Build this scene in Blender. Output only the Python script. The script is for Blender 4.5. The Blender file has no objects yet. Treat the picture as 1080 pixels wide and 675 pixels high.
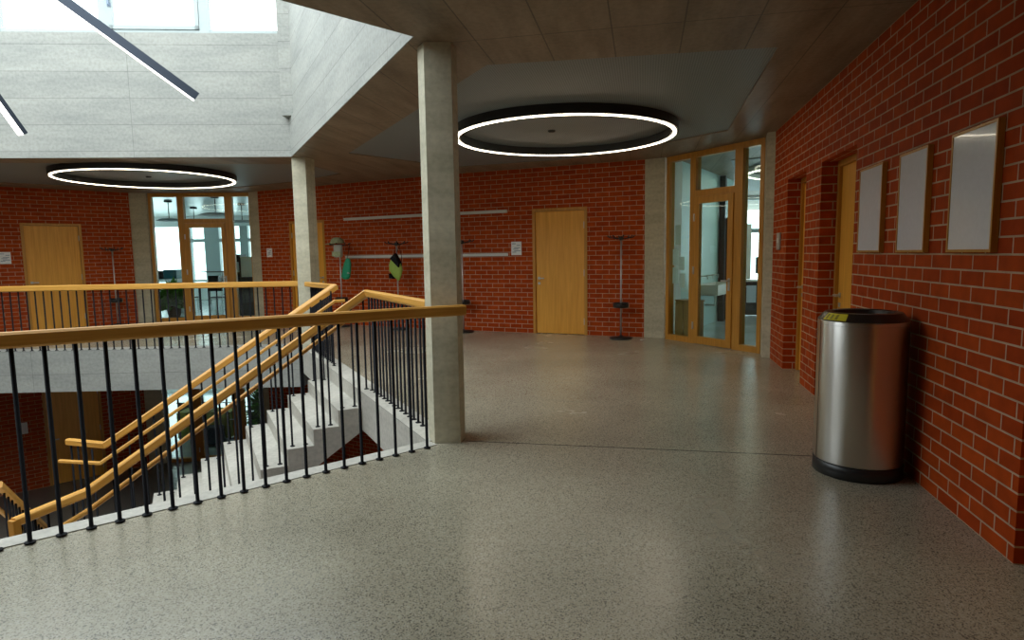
import bpy, bmesh, math, random
from mathutils import Vector, Matrix
from mathutils.geometry import tessellate_polygon
random.seed(7)
S = bpy.context.scene
C = S.collection

# ------------------------------------------------------------ camera
cam = bpy.data.cameras.new('camera'); camo = bpy.data.objects.new('camera', cam); C.objects.link(camo)
PITCH, ROLL, FPX, EYE = 0.1045, 0.0155, 657.0, 1.5
fwd = Vector((0, math.cos(PITCH), -math.sin(PITCH)))
rt0 = Vector((1, 0, 0)); dn0 = Vector((0, -math.sin(PITCH), -math.cos(PITCH)))
rt = rt0*math.cos(ROLL) + dn0*math.sin(ROLL); dn = -rt0*math.sin(ROLL) + dn0*math.cos(ROLL)
M = Matrix((( rt.x, -dn.x, -fwd.x, 0), (rt.y, -dn.y, -fwd.y, 0), (rt.z, -dn.z, -fwd.z, EYE), (0, 0, 0, 1)))
camo.matrix_world = M
cam.sensor_width = 36; cam.lens = FPX/1080*36; cam.clip_start = 0.05; cam.clip_end = 200
S.camera = camo
S.cycles.sample_clamp_indirect = 2.0; S.cycles.sample_clamp_direct = 4.0; S.cycles.caustics_reflective = False; S.cycles.blur_glossy = 0.5; S.cycles.max_bounces = 12; S.cycles.diffuse_bounces = 6

# ------------------------------------------------------------ world and light
SKY = 3.0
w = bpy.data.worlds.new('sky'); S.world = w; w.use_nodes = True
bg = w.node_tree.nodes['Background']; bg.inputs[0].default_value = (0.85, 0.95, 1.0, 1); bg.inputs[1].default_value = SKY
S.view_settings.view_transform = 'Standard'; S.view_settings.look = 'None'
S.view_settings.gamma = 1.0; S.view_settings.use_curve_mapping = False
S.view_settings.exposure = 0.55
def area(name, loc, size, power, col, rot=(0,0,0)):
    l = bpy.data.lights.new(name, 'AREA'); l.shape = 'RECTANGLE'; l.size, l.size_y = size; l.energy = power; l.color = col
    o = bpy.data.objects.new(name, l); C.objects.link(o); o.location = loc; o.rotation_euler = rot
    return o
def portal(name, loc, size, rot=(0,0,0)):
    o = area(name, loc, size, 1, (1,1,1), rot); o.data.cycles.is_portal = True
    return o
# daylight comes down through the glazed roof of the atrium: a portal guides the sky's own light
portal('skylight_portal', (-6.2, 5.0, 6.55), (12.5, 11.5))

# ------------------------------------------------------------ materials
def mat(name):
    m = bpy.data.materials.new(name); m.use_nodes = True
    nt = m.node_tree; b = nt.nodes['Principled BSDF']
    return m, nt, b
def simple(name, col, rough=0.5, metal=0.0, noise=0.06, nscale=30, emis=None, estr=0, coat=0, spec=None):
    m, nt, b = mat(name)
    b.inputs['Roughness'].default_value = rough; b.inputs['Metallic'].default_value = metal
    n = nt.nodes.new('ShaderNodeTexNoise'); n.inputs['Scale'].default_value = nscale
    tc = nt.nodes.new('ShaderNodeTexCoord'); nt.links.new(tc.outputs['Object'], n.inputs['Vector'])
    mr = nt.nodes.new('ShaderNodeMapRange'); mr.inputs[3].default_value = 1-noise; mr.inputs[4].default_value = 1+noise
    nt.links.new(n.outputs[0], mr.inputs[0])
    mx = nt.nodes.new('ShaderNodeVectorMath'); mx.operation = 'SCALE'; mx.inputs[0].default_value = col[:3]
    nt.links.new(mr.outputs[0], mx.inputs['Scale']); nt.links.new(mx.outputs[0], b.inputs['Base Color'])
    if emis: b.inputs['Emission Color'].default_value = (*emis, 1); b.inputs['Emission Strength'].default_value = estr
    if coat: b.inputs['Coat Weight'].default_value = coat; b.inputs['Coat Roughness'].default_value = 0.03
    if spec is not None: b.inputs['Specular IOR Level'].default_value = spec
    return m
def ramp(nt, stops):
    r = nt.nodes.new('ShaderNodeValToRGB'); el = r.color_ramp.elements
    el[0].position, el[0].color = stops[0][0], (*stops[0][1], 1); el[1].position, el[1].color = stops[-1][0], (*stops[-1][1], 1)
    for p, c in stops[1:-1]:
        e = el.new(p); e.color = (*c, 1)
    return r
def uvn(nt, scale=(1,1,1), loc=(0,0,0)):
    u = nt.nodes.new('ShaderNodeUVMap'); mp = nt.nodes.new('ShaderNodeMapping'); mp.inputs['Scale'].default_value = scale; mp.inputs['Location'].default_value = loc
    nt.links.new(u.outputs[0], mp.inputs[0]); return mp
def objn(nt, scale=(1,1,1), rot=(0,0,0)):
    u = nt.nodes.new('ShaderNodeTexCoord'); mp = nt.nodes.new('ShaderNodeMapping'); mp.inputs['Scale'].default_value = scale; mp.inputs['Rotation'].default_value = rot
    nt.links.new(u.outputs['Object'], mp.inputs[0]); return mp
def mixc(nt, a, b, fac, mode='MIX'):
    x = nt.nodes.new('ShaderNodeMix'); x.data_type = 'RGBA'; x.blend_type = mode
    for s, v in ((x.inputs[0], fac), (x.inputs[6], a), (x.inputs[7], b)):
        if hasattr(v, 'is_output') or isinstance(v, bpy.types.NodeSocket): nt.links.new(v, s)
        elif isinstance(v, tuple): s.default_value = (*v, 1)
        else: s.default_value = v
    return x.outputs[2]
def brick_mat(name, uoff=0.0):
    m, nt, b = mat(name)
    mp = uvn(nt, loc=(uoff, 0, 0))
    br = nt.nodes.new('ShaderNodeTexBrick'); nt.links.new(mp.outputs[0], br.inputs['Vector'])
    br.inputs['Scale'].default_value = 1; br.inputs['Brick Width'].default_value = 0.245; br.inputs['Row Height'].default_value = 3.1/36
    br.inputs['Mortar Size'].default_value = 0.0055; br.inputs['Mortar Smooth'].default_value = 0.15; br.inputs['Bias'].default_value = 0
    br.offset = 0.5; br.squash = 1
    br.inputs['Color1'].default_value = (0.47, 0.066, 0.006, 1); br.inputs['Color2'].default_value = (0.37, 0.043, 0.004, 1)
    br.inputs['Mortar'].default_value = (0.54, 0.37, 0.24, 1)
    n = nt.nodes.new('ShaderNodeTexNoise'); n.inputs['Scale'].default_value = 9; n.inputs['Detail'].default_value = 8; nt.links.new(mp.outputs[0], n.inputs['Vector'])
    r = ramp(nt, [(0.3, (0.80, 0.80, 0.80)), (0.7, (1.1, 1.1, 1.1))]); nt.links.new(n.outputs[0], r.inputs[0])
    c = mixc(nt, br.outputs['Color'], r.outputs[0], 1.0, 'MULTIPLY')
    nt.links.new(c, b.inputs['Base Color']); b.inputs['Roughness'].default_value = 0.7; b.inputs['Specular IOR Level'].default_value = 0.12
    n2 = nt.nodes.new('ShaderNodeTexNoise'); n2.inputs['Scale'].default_value = 150; nt.links.new(mp.outputs[0], n2.inputs['Vector'])
    mm = nt.nodes.new('ShaderNodeMath'); mm.operation = 'MULTIPLY_ADD'; nt.links.new(n2.outputs[0], mm.inputs[0]); mm.inputs[1].default_value = 0.12
    inv = nt.nodes.new('ShaderNodeMath'); inv.operation = 'SUBTRACT'; inv.inputs[0].default_value = 1; nt.links.new(br.outputs['Fac'], inv.inputs[1]); nt.links.new(inv.outputs[0], mm.inputs[2])
    bp = nt.nodes.new('ShaderNodeBump'); bp.inputs['Strength'].default_value = 0.7; bp.inputs['Distance'].default_value = 0.006
    nt.links.new(mm.outputs[0], bp.inputs['Height']); nt.links.new(bp.outputs[0], b.inputs['Normal'])
    return m
def concrete(name, lo, hi, bw=2.6, rh=0.42, line=0.75, rough=0.75, off=(0,0,0), ms=0.006):
    m, nt, b = mat(name)
    mp = uvn(nt, loc=off)
    n = nt.nodes.new('ShaderNodeTexNoise'); n.inputs['Scale'].default_value = 1.3; n.inputs['Detail'].default_value = 9; n.inputs['Roughness'].default_value = 0.65
    st = uvn(nt, scale=(0.6, 3.0, 1)); nt.links.new(st.outputs[0], n.inputs['Vector'])
    r = ramp(nt, [(0.3, lo), (0.72, hi)]); nt.links.new(n.outputs[0], r.inputs[0])
    f = nt.nodes.new('ShaderNodeTexNoise'); f.inputs['Scale'].default_value = 22; f.inputs['Detail'].default_value = 6; nt.links.new(mp.outputs[0], f.inputs['Vector'])
    fr = ramp(nt, [(0.3, (0.86,)*3), (0.6, (1.04,)*3)]); nt.links.new(f.outputs[0], fr.inputs[0])
    c = mixc(nt, r.outputs[0], fr.outputs[0], 1.0, 'MULTIPLY')
    br = nt.nodes.new('ShaderNodeTexBrick'); nt.links.new(mp.outputs[0], br.inputs['Vector']); br.offset = 0; br.squash = 1
    br.inputs['Scale'].default_value = 1; br.inputs['Brick Width'].default_value = bw; br.inputs['Row Height'].default_value = rh
    br.inputs['Mortar Size'].default_value = ms; br.inputs['Mortar Smooth'].default_value = 0.6
    br.inputs['Color1'].default_value = (1, 1, 1, 1); br.inputs['Color2'].default_value = (0.93, 0.93, 0.93, 1); br.inputs['Mortar'].default_value = (line, line, line, 1)
    c = mixc(nt, c, br.outputs['Color'], 1.0, 'MULTIPLY')
    nt.links.new(c, b.inputs['Base Color']); b.inputs['Roughness'].default_value = rough
    bp = nt.nodes.new('ShaderNodeBump'); bp.inputs['Strength'].default_value = 0.25; bp.inputs['Distance'].default_value = 0.01
    nt.links.new(f.outputs[0], bp.inputs['Height']); nt.links.new(bp.outputs[0], b.inputs['Normal'])
    return m
def wood(name, lo, hi, rough=0.4, axis='Z', freq=14):
    m, nt, b = mat(name)
    sc = {'Z': (freq, freq, 0.7), 'U': (0.7, freq, 1)}[axis]
    mp = objn(nt, sc) if axis == 'Z' else uvn(nt, sc)
    n = nt.nodes.new('ShaderNodeTexNoise'); n.inputs['Scale'].default_value = 2.2; n.inputs['Detail'].default_value = 7; n.inputs['Distortion'].default_value = 0.5
    nt.links.new(mp.outputs[0], n.inputs['Vector'])
    r = ramp(nt, [(0.3, lo), (0.7, hi)]); nt.links.new(n.outputs[0], r.inputs[0]); nt.links.new(r.outputs[0], b.inputs['Base Color'])
    b.inputs['Roughness'].default_value = rough
    return m
def thin_glass(name, tint, f=0.10):
    m = bpy.data.materials.new(name); m.use_nodes = True; nt = m.node_tree; nt.nodes.clear()
    o = nt.nodes.new('ShaderNodeOutputMaterial'); t = nt.nodes.new('ShaderNodeBsdfTransparent'); t.inputs[0].default_value = (*tint, 1)
    g = nt.nodes.new('ShaderNodeBsdfGlossy'); g.inputs['Roughness'].default_value = 0.0; g.inputs[0].default_value = (1,1,1,1)
    fr = nt.nodes.new('ShaderNodeFresnel'); fr.inputs[0].default_value = 1.45
    ge = nt.nodes.new('ShaderNodeNewGeometry'); io = nt.nodes.new('ShaderNodeMapRange'); io.inputs[3].default_value = 1.45; io.inputs[4].default_value = 1/1.45
    nt.links.new(ge.outputs['Backfacing'], io.inputs[0]); nt.links.new(io.outputs[0], fr.inputs[0])
    x = nt.nodes.new('ShaderNodeMixShader'); nt.links.new(fr.outputs[0], x.inputs[0]); nt.links.new(t.outputs[0], x.inputs[1]); nt.links.new(g.outputs[0], x.inputs[2]); nt.links.new(x.outputs[0], o.inputs[0])
    return m
def terrazzo(name, base, dark, light, rough):
    m, nt, b = mat(name)
    mp = uvn(nt)
    v = nt.nodes.new('ShaderNodeTexVoronoi'); v.inputs['Scale'].default_value = 190; nt.links.new(mp.outputs[0], v.inputs['Vector'])
    sp = nt.nodes.new('ShaderNodeSeparateColor'); nt.links.new(v.outputs['Color'], sp.inputs[0])
    r = ramp(nt, [(0.0, dark), (0.15, dark), (0.24, base), (0.80, base), (0.95, light), (1.0, light)]); nt.links.new(sp.outputs[0], r.inputs[0])
    n = nt.nodes.new('ShaderNodeTexNoise'); n.inputs['Scale'].default_value = 0.9; n.inputs['Detail'].default_value = 5; nt.links.new(mp.outputs[0], n.inputs['Vector'])
    nr = ramp(nt, [(0.35, (0.86,)*3), (0.65, (1.08,)*3)]); nt.links.new(n.outputs[0], nr.inputs[0])
    c = mixc(nt, r.outputs[0], nr.outputs[0], 1.0, 'MULTIPLY')
    nt.links.new(c, b.inputs['Base Color'])
    rr = nt.nodes.new('ShaderNodeMapRange'); rr.inputs[3].default_value = rough*0.8; rr.inputs[4].default_value = rough*1.25; nt.links.new(n.outputs[0], rr.inputs[0])
    nt.links.new(rr.outputs[0], b.inputs['Roughness'])
    b.inputs['Specular IOR Level'].default_value = 0.75
    return m
def panel_mat(name, col):
    m, nt, b = mat(name)
    mp = uvn(nt)
    v = nt.nodes.new('ShaderNodeTexVoronoi'); v.inputs['Scale'].default_value = 45; v.inputs['Randomness'].default_value = 0; nt.links.new(mp.outputs[0], v.inputs['Vector'])
    r = ramp(nt, [(0.22, tuple(x*0.45 for x in col)), (0.30, col)]); nt.links.new(v.outputs['Distance'], r.inputs[0]); nt.links.new(r.outputs[0], b.inputs['Base Color'])
    b.inputs['Roughness'].default_value = 0.5
    return m
def brushed(name):
    m, nt, b = mat(name)
    mp = objn(nt, (1, 1, 8))
    n = nt.nodes.new('ShaderNodeTexNoise'); n.inputs['Scale'].default_value = 3; n.inputs['Detail'].default_value = 4; nt.links.new(mp.outputs[0], n.inputs['Vector'])
    mr = nt.nodes.new('ShaderNodeMapRange'); mr.inputs[3].default_value = 0.30; mr.inputs[4].default_value = 0.30; nt.links.new(n.outputs[0], mr.inputs[0]); nt.links.new(mr.outputs[0], b.inputs['Roughness'])
    b.inputs['Base Color'].default_value = (0.74, 0.71, 0.66, 1); b.inputs['Metallic'].default_value = 1
    b.inputs['Anisotropic'].default_value = 0.9; b.inputs['Anisotropic Rotation'].default_value = 0.25; tn = nt.nodes.new('ShaderNodeTangent'); tn.direction_type = 'RADIAL'; tn.axis = 'Z'; nt.links.new(tn.outputs[0], b.inputs['Tangent'])
    return m
M_BRICK = brick_mat('brick')
M_CONC_BRIGHT = concrete('board_formed_concrete', (0.285, 0.29, 0.262), (0.405, 0.40, 0.355), line=0.62, rh=0.40)
M_CONC_COL = concrete('column_concrete', (0.43, 0.395, 0.275), (0.66, 0.61, 0.45), bw=9, rh=9)
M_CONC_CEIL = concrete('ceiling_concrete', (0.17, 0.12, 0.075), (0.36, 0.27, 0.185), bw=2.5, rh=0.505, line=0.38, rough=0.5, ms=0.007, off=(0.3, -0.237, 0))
M_CONC_STAIR = concrete('stair_concrete', (0.41, 0.385, 0.33), (0.56, 0.53, 0.46), bw=9, rh=9)
M_FLOOR = terrazzo('terrazzo', (0.43, 0.39, 0.28), (0.15, 0.135, 0.10), (0.54, 0.50, 0.39), 0.25)
M_FLOORLOW = terrazzo('lower_terrazzo_dimmed', (0.12, 0.11, 0.09), (0.05, 0.05, 0.04), (0.22, 0.20, 0.17), 0.3)  # terrazzo darkened in its colour to put the lower storey into shade
M_PANEL = panel_mat('perforated_panel', (0.235, 0.265, 0.27))
M_DOOR = wood('oak_door', (0.72, 0.32, 0.034), (0.88, 0.43, 0.062))
M_FRAMEW = wood('oak_frame', (0.46, 0.205, 0.025), (0.60, 0.285, 0.045))
M_RAIL = wood('oak_handrail', (0.56, 0.255, 0.035), (0.72, 0.37, 0.075), rough=0.42, axis='U')
M_BLACK = simple('black_steel', (0.005, 0.005, 0.007), 0.6, spec=0.12)
M_DARKPL = simple('black_plastic', (0.02, 0.02, 0.02), 0.35)
M_LAMP = simple('lamp_housing', (0.035, 0.045, 0.065), 0.35, 0.4)
M_RING = simple('ring_housing', (0.014, 0.014, 0.014), 0.4)
M_GLOW = simple('lamp_diffuser', (0.9, 0.9, 0.9), 0.5, emis=(1.0, 0.87, 0.66), estr=14)
M_GLOWC = simple('pendant_diffuser', (0.9, 0.9, 0.9), 0.5, emis=(1.0, 0.95, 0.88), estr=7)
M_GLASS = thin_glass('window_glass', (0.86, 0.97, 0.95))
M_STEEL = brushed('brushed_steel')
M_CHROME = simple('chrome', (0.6, 0.6, 0.58), 0.3, 0.55)
M_WHITE = simple('white_paint', (0.72, 0.72, 0.68), 0.45)
M_WINFR = simple('window_frame_shaded', (0.40, 0.45, 0.44), 0.5)  # pale frames greyed in the base colour, standing in for backlit shade
M_PAPER = simple('paper', (0.86, 0.87, 0.87), 0.6)
M_BOARD = simple('board_face', (0.82, 0.86, 0.90), 0.12, coat=0.6)
M_TEAL = simple('pale_green_wall', (0.34, 0.52, 0.50), 0.45)
M_ROOMW = simple('room_white', (0.70, 0.74, 0.73), 0.5)
M_ROOMF = terrazzo('room_floor', (0.46, 0.52, 0.56), (0.38, 0.43, 0.46), (0.55, 0.60, 0.64), 0.18)
M_CAB = wood('cabinet_oak', (0.26, 0.13, 0.035), (0.38, 0.20, 0.06))
M_DARKCAB = simple('dark_cabinet', (0.018, 0.016, 0.018), 0.35)
M_CERAMIC = simple('ceramic', (0.78, 0.78, 0.75), 0.2)
M_LEAF = simple('plant_leaf', (0.11, 0.32, 0.03), 0.5, noise=0.5, nscale=9)
M_GREENBAG = simple('green_bag', (0.01, 0.30, 0.15), 0.5)
M_LIME = simple('lime_cloth', (0.34, 0.48, 0.08), 0.6)
M_YELLOW = simple('yellow_label', (0.75, 0.62, 0.02), 0.5)
M_RED = simple('red_cloth', (0.5, 0.02, 0.03), 0.5)
M_TEALOBJ = simple('teal_plastic', (0.0, 0.16, 0.20), 0.4)
M_CAMO = simple('camouflage_cloth', (0.34, 0.38, 0.22), 0.8, noise=0.5, nscale=25)
M_GREYC = simple('grey_cloth', (0.42, 0.42, 0.36), 0.8)
M_INK = simple('print_ink', (0.22, 0.28, 0.36), 0.6)
M_DIRT = simple('outside_ground', (0.22, 0.30, 0.16), 0.9)

# ------------------------------------------------------------ mesh helpers
def autouv(me):
    uv = me.uv_layers.new(name='UVMap') if not me.uv_layers else me.uv_layers[0]
    for p in me.polygons:
        n = p.normal
        if abs(n.z) < 0.6:
            l = math.hypot(n.x, n.y); tx, ty = -n.y/l, n.x/l
            for li in p.loop_indices:
                v = me.vertices[me.loops[li].vertex_index].co; uv.data[li].uv = (v.x*tx + v.y*ty, v.z)
        else:
            for li in p.loop_indices:
                v = me.vertices[me.loops[li].vertex_index].co; uv.data[li].uv = (v.x*CEILROT[0] + v.y*CEILROT[1], -v.x*CEILROT[1] + v.y*CEILROT[0])
CEILROT = (math.cos(math.radians(78)), math.sin(math.radians(78)))
def obj(name, bm, m, parent=None, smooth=False, uv=True):
    me = bpy.data.meshes.new(name)
    bmesh.ops.recalc_face_normals(bm, faces=bm.faces[:])
    bm.to_mesh(me); bm.free()
    if uv: autouv(me)
    for p in me.polygons: p.use_smooth = smooth
    me.materials.append(m)
    o = bpy.data.objects.new(name, me); C.objects.link(o)
    if parent: o.parent = parent
    return o
def empty(name, loc=(0,0,0), rz=0):
    o = bpy.data.objects.new(name, None); C.objects.link(o); o.location = loc; o.rotation_euler = (0,0,rz); o.empty_display_size = 0.1
    return o
def tag(o, label, cat, group=None, kind=None):
    o['label'] = label; o['category'] = cat
    if group: o['group'] = group
    if kind: o['kind'] = kind
    return o
def struct(o, label=None):
    o['kind'] = 'structure'
    if label: o['label'] = label
    return o
def copy_tree(o, parent=None):
    c = o.copy(); C.objects.link(c)
    if parent: c.parent = parent
    for ch in list(o.children): copy_tree(ch, c)
    return c
B = bmesh.new
def add_poly(bm, pts, z0, z1):
    lo = [bm.verts.new((p[0], p[1], z0)) for p in pts]; hi = [bm.verts.new((p[0], p[1], z1)) for p in pts]
    n = len(pts); bm.faces.new(lo); bm.faces.new(hi)
    for i in range(n): bm.faces.new((lo[i], lo[(i+1)%n], hi[(i+1)%n], hi[i]))
    return bm
def add_slab(bm, outer, holes, z0, z1):
    loops = [outer] + holes
    tris = tessellate_polygon([[Vector((p[0], p[1], 0)) for p in l] for l in loops])
    for z in (z0, z1):
        vs = [bm.verts.new((p[0], p[1], z)) for l in loops for p in l]
        for t in tris:
            try: bm.faces.new([vs[i] for i in t])
            except ValueError: pass
        if z == z0: lo = vs
        else: hi = vs
    k = 0
    for l in loops:
        n = len(l)
        for i in range(n):
            a, b = k+i, k+(i+1)%n; bm.faces.new((lo[a], lo[b], hi[b], hi[a]))
        k += n
    return bm
def add_box(bm, x0, x1, y0, y1, z0, z1, T=None, bev=0):
    vs = [bm.verts.new((x, y, z)) for x in (x0, x1) for y in (y0, y1) for z in (z0, z1)]
    f = [(0,1,3,2),(4,6,7,5),(0,4,5,1),(2,3,7,6),(0,2,6,4),(1,5,7,3)]
    fs = [bm.faces.new([vs[i] for i in q]) for q in f]
    if bev:
        es = list({e for fc in fs for e in fc.edges})
        r = bmesh.ops.bevel(bm, geom=es, offset=bev, segments=2, affect='EDGES', profile=0.5)
        vs = list({v for v in r['verts']} | {v for v in vs if v.is_valid})
    if T: 
        for v in vs: v.co = T @ v.co
    return bm
def frame_T(P, Q, z=0):   # local x along P->Q, local y to the left of it, local z up
    u = Vector((Q[0]-P[0], Q[1]-P[1], 0)).normalized(); n = Vector((-u.y, u.x, 0))
    return Matrix(((u.x, n.x, 0, P[0]), (u.y, n.y, 0, P[1]), (0, 0, 1, z), (0, 0, 0, 1)))
def add_cyl(bm, a, b, r, r2=None, seg=12):
    a = Vector(a); b = Vector(b); d = (b-a); q = d.to_track_quat('Z', 'Y').to_matrix(); r2 = r if r2 is None else r2
    A = [bm.verts.new(a + q @ Vector((math.cos(t)*r, math.sin(t)*r, 0))) for t in [2*math.pi*i/seg for i in range(seg)]]
    Bv = [bm.verts.new(b + q @ Vector((math.cos(t)*r2, math.sin(t)*r2, 0))) for t in [2*math.pi*i/seg for i in range(seg)]]
    bm.faces.new(A); bm.faces.new(Bv)
    for i in range(seg): bm.faces.new((A[i], A[(i+1)%seg], Bv[(i+1)%seg], Bv[i]))
    return bm
def add_lathe(bm, prof, c=(0,0,0), seg=32, cap=True):
    rings = []
    for r, z in prof: rings.append([bm.verts.new((c[0]+r*math.cos(2*math.pi*i/seg), c[1]+r*math.sin(2*math.pi*i/seg), c[2]+z)) for i in range(seg)])
    for a, b in zip(rings, rings[1:]):
        for i in range(seg): bm.faces.new((a[i], a[(i+1)%seg], b[(i+1)%seg], b[i]))
    if cap: bm.faces.new(rings[0]); bm.faces.new(rings[-1])
    return bm
def add_ring(bm, r0, r1, z0, z1, seg=96, c=(0,0,0)):
    pr = [(r0, z0), (r1, z0), (r1, z1), (r0, z1)]
    rings = [[bm.verts.new((c[0]+r*math.cos(2*math.pi*i/seg), c[1]+r*math.sin(2*math.pi*i/seg), c[2]+z)) for i in range(seg)] for r, z in pr]
    for k in range(4):
        a, b = rings[k], rings[(k+1)%4]
        for i in range(seg): bm.faces.new((a[i], a[(i+1)%seg], b[(i+1)%seg], b[i]))
    return bm
def sweep(pts, w, h, cham=0.012):   # handrail: chamfered box profile swept along a polyline with mitred corners; pts at the top centre line
    pts = [Vector(p) for p in pts]; bm = B()
    prof = [(-w/2, -h+cham), (-w/2, -cham), (-w/2+cham, 0), (w/2-cham, 0), (w/2, -cham), (w/2, -h+cham), (w/2-cham, -h), (-w/2+cham, -h)]
    uvl = bm.loops.layers.uv.new('UVMap'); rings = []; dist = [0]
    for i in range(1, len(pts)): dist.append(dist[-1] + (pts[i]-pts[i-1]).length)
    for i, p in enumerate(pts):
        d0 = (pts[i]-pts[i-1]).normalized() if i else (pts[1]-pts[0]).normalized()
        d1 = (pts[i+1]-pts[i]).normalized() if i < len(pts)-1 else d0
        t = (d0+d1).normalized()
        s0 = Vector((d0.y, -d0.x, 0)).normalized(); s1 = Vector((d1.y, -d1.x, 0)).normalized(); s = (s0+s1).normalized(); s /= max(0.4, s.dot(s0))
        u0 = s0.cross(d0); u = s0.cross(d0) + s1.cross(d1); u = u.normalized(); u /= max(0.5, u.dot(u0))
        rings.append([bm.verts.new(p + s*a + u*b) for a, b in prof])
    n = len(prof); per = [0]
    for k in range(n): per.append(per[-1] + math.dist(prof[k], prof[(k+1)%n]))
    for i in range(len(rings)-1):
        for k in range(n):
            f = bm.faces.new((rings[i][k], rings[i][(k+1)%n], rings[i+1][(k+1)%n], rings[i+1][k]))
            for lp, (dd, pp) in zip(f.loops, ((dist[i], per[k]), (dist[i], per[k+1]), (dist[i+1], per[k+1]), (dist[i+1], per[k]))): lp[uvl].uv = (dd, pp)
    bm.faces.new(rings[0]); bm.faces.new(rings[-1])
    return bm
def wall_with_holes(name, P, Q, z0, z1, holes, m, depth=0.35):
    """vertical wall from P to Q (front face on P-Q, body to its left); holes = [(s0, s1, za, zb)]"""
    T = frame_T(P, Q); L = math.dist(P[:2], Q[:2]); bm = B()
    ss = sorted({0, L} | {h[0] for h in holes} | {h[1] for h in holes}); zs = sorted({z0, z1} | {h[2] for h in holes} | {h[3] for h in holes})
    solid = lambda i, k: 0 <= i < len(ss)-1 and 0 <= k < len(zs)-1 and not any(h[0]-1e-6 <= ss[i] and ss[i+1] <= h[1]+1e-6 and h[2]-1e-6 <= zs[k] and zs[k+1] <= h[3]+1e-6 for h in holes)
    def q(*ps): bm.faces.new([bm.verts.new(T @ Vector(p)) for p in ps])
    for i in range(len(ss)-1):
        for k in range(len(zs)-1):
            if not solid(i, k): continue
            a, b, c, d = ss[i], ss[i+1], zs[k], zs[k+1]
            q((a,0,c),(b,0,c),(b,0,d),(a,0,d)); q((a,depth,c),(b,depth,c),(b,depth,d),(a,depth,d))
            if not solid(i-1,k): q((a,0,c),(a,depth,c),(a,depth,d),(a,0,d))
            if not solid(i+1,k): q((b,0,c),(b,depth,c),(b,depth,d),(b,0,d))
            if not solid(i,k-1): q((a,0,c),(b,0,c),(b,depth,c),(a,depth,c))
            if not solid(i,k+1): q((a,0,d),(b,0,d),(b,depth,d),(a,depth,d))
    bmesh.ops.remove_doubles(bm, verts=bm.verts[:], dist=1e-5)
    return struct(obj(name, bm, m))

# ------------------------------------------------------------ plan (metres, camera at the origin, looking along +Y)
H = 3.10; LOW = -3.54
SO = Vector((-1.64, 6.98)); SU = Vector((-0.888, -0.46)); SW = Vector((-0.46, 0.888))
def sw(s, w_): p = SO + SU*s + SW*w_; return (p.x, p.y)
b0 = Vector((-2.60, 3.20)); b18 = Vector((-0.68, 4.75)); RD = (b18-b0)/18; RN = RD.normalized(); RV = Vector((-RN.y, RN.x))  # towards the void
R0, R1 = (2.365, 2.83), (3.606, 8.63)
K0, K1, K2 = (-6.03, 15.12), (-1.5, 12.68), (2.34, 10.98)
G0, G1 = (2.66, 10.75), (3.62, 9.02)
W0, W1 = (-8.67, 15.13), (-6.30, 15.38)
L0, L1 = (-10.75, 13.38), (-9.03, 14.98)

# floor opening
vn = b0 + RV*0.15
def line_x(p, d, q, e):
    den = d.x*e.y - d.y*e.x; t = ((q.x-p.x)*e.y - (q.y-p.y)*e.x)/den; return p + d*t
vA = line_x(vn, RN, SO + SU*0.1, SW)
vB = line_x(Vector((-5.0, 10.50)), Vector((1, 0.03)).normalized(), SO + SU*0.1, SW)
vC = Vector((-9.6, 10.36)); vD = Vector((-12.2, 5.6)); vE = vn - RN*5.2
VOID = [tuple(v) for v in (vA, vB, vC, vD, vE)]
OUT = [(12.5, -5), (12.5, 25), (-17, 25), (-17, -5)]
fl = struct(obj('floor', add_slab(B(), OUT, [VOID], -0.02, 0.0), M_FLOOR))
# slab body with exposed light concrete edge
struct(obj('ceiling_lower', add_slab(B(), OUT, [VOID], -0.44, -0.021), M_CONC_STAIR))
# edge strips flush on the terrazzo, along the opening
st = B()
def strip(bm, p, q, side, wd):
    d = (q-p).normalized(); n = Vector((-d.y, d.x))*side
    a, b, c, e = p-n*0.012, q-n*0.012, q+n*wd, p+n*wd
    vs = [bm.verts.new((v.x, v.y, z)) for z in (-0.44, 0.006) for v in (a, b, c, e)]
    for f in ((0,1,2,3),(4,5,6,7),(0,1,5,4),(1,2,6,5),(2,3,7,6),(3,0,4,7)): bm.faces.new([vs[i] for i in f])
strip(st, vE, vA, -1, 0.13)
struct(obj('trim_1', st, M_CONC_STAIR))
st = B(); strip(st, vA - (vB-vA).normalized()*0.0, vB, -1, 0.22); struct(obj('trim_2', st, M_CONC_STAIR))
st = B(); add_poly(st, [(vC.x, vC.y-0.012), (vB.x, vB.y-0.012), (vB.x, vB.y+0.3), (vC.x, vC.y+0.3)], -0.70, 0.006); struct(obj('trim_3', st, M_CONC_BRIGHT))
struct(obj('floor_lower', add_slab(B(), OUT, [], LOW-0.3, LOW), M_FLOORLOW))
# expansion joint in the terrazzo
ja, jb = Vector((-0.38, 4.93)), Vector((2.52, 4.36)); jn = (jb-ja).normalized(); jn = Vector((-jn.y, jn.x))*0.004
bm = B(); add_poly(bm, [ja-jn, jb-jn, jb+jn, ja+jn], 0.0, 0.0015); struct(obj('trim_4', bm, M_BLACK))

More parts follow.
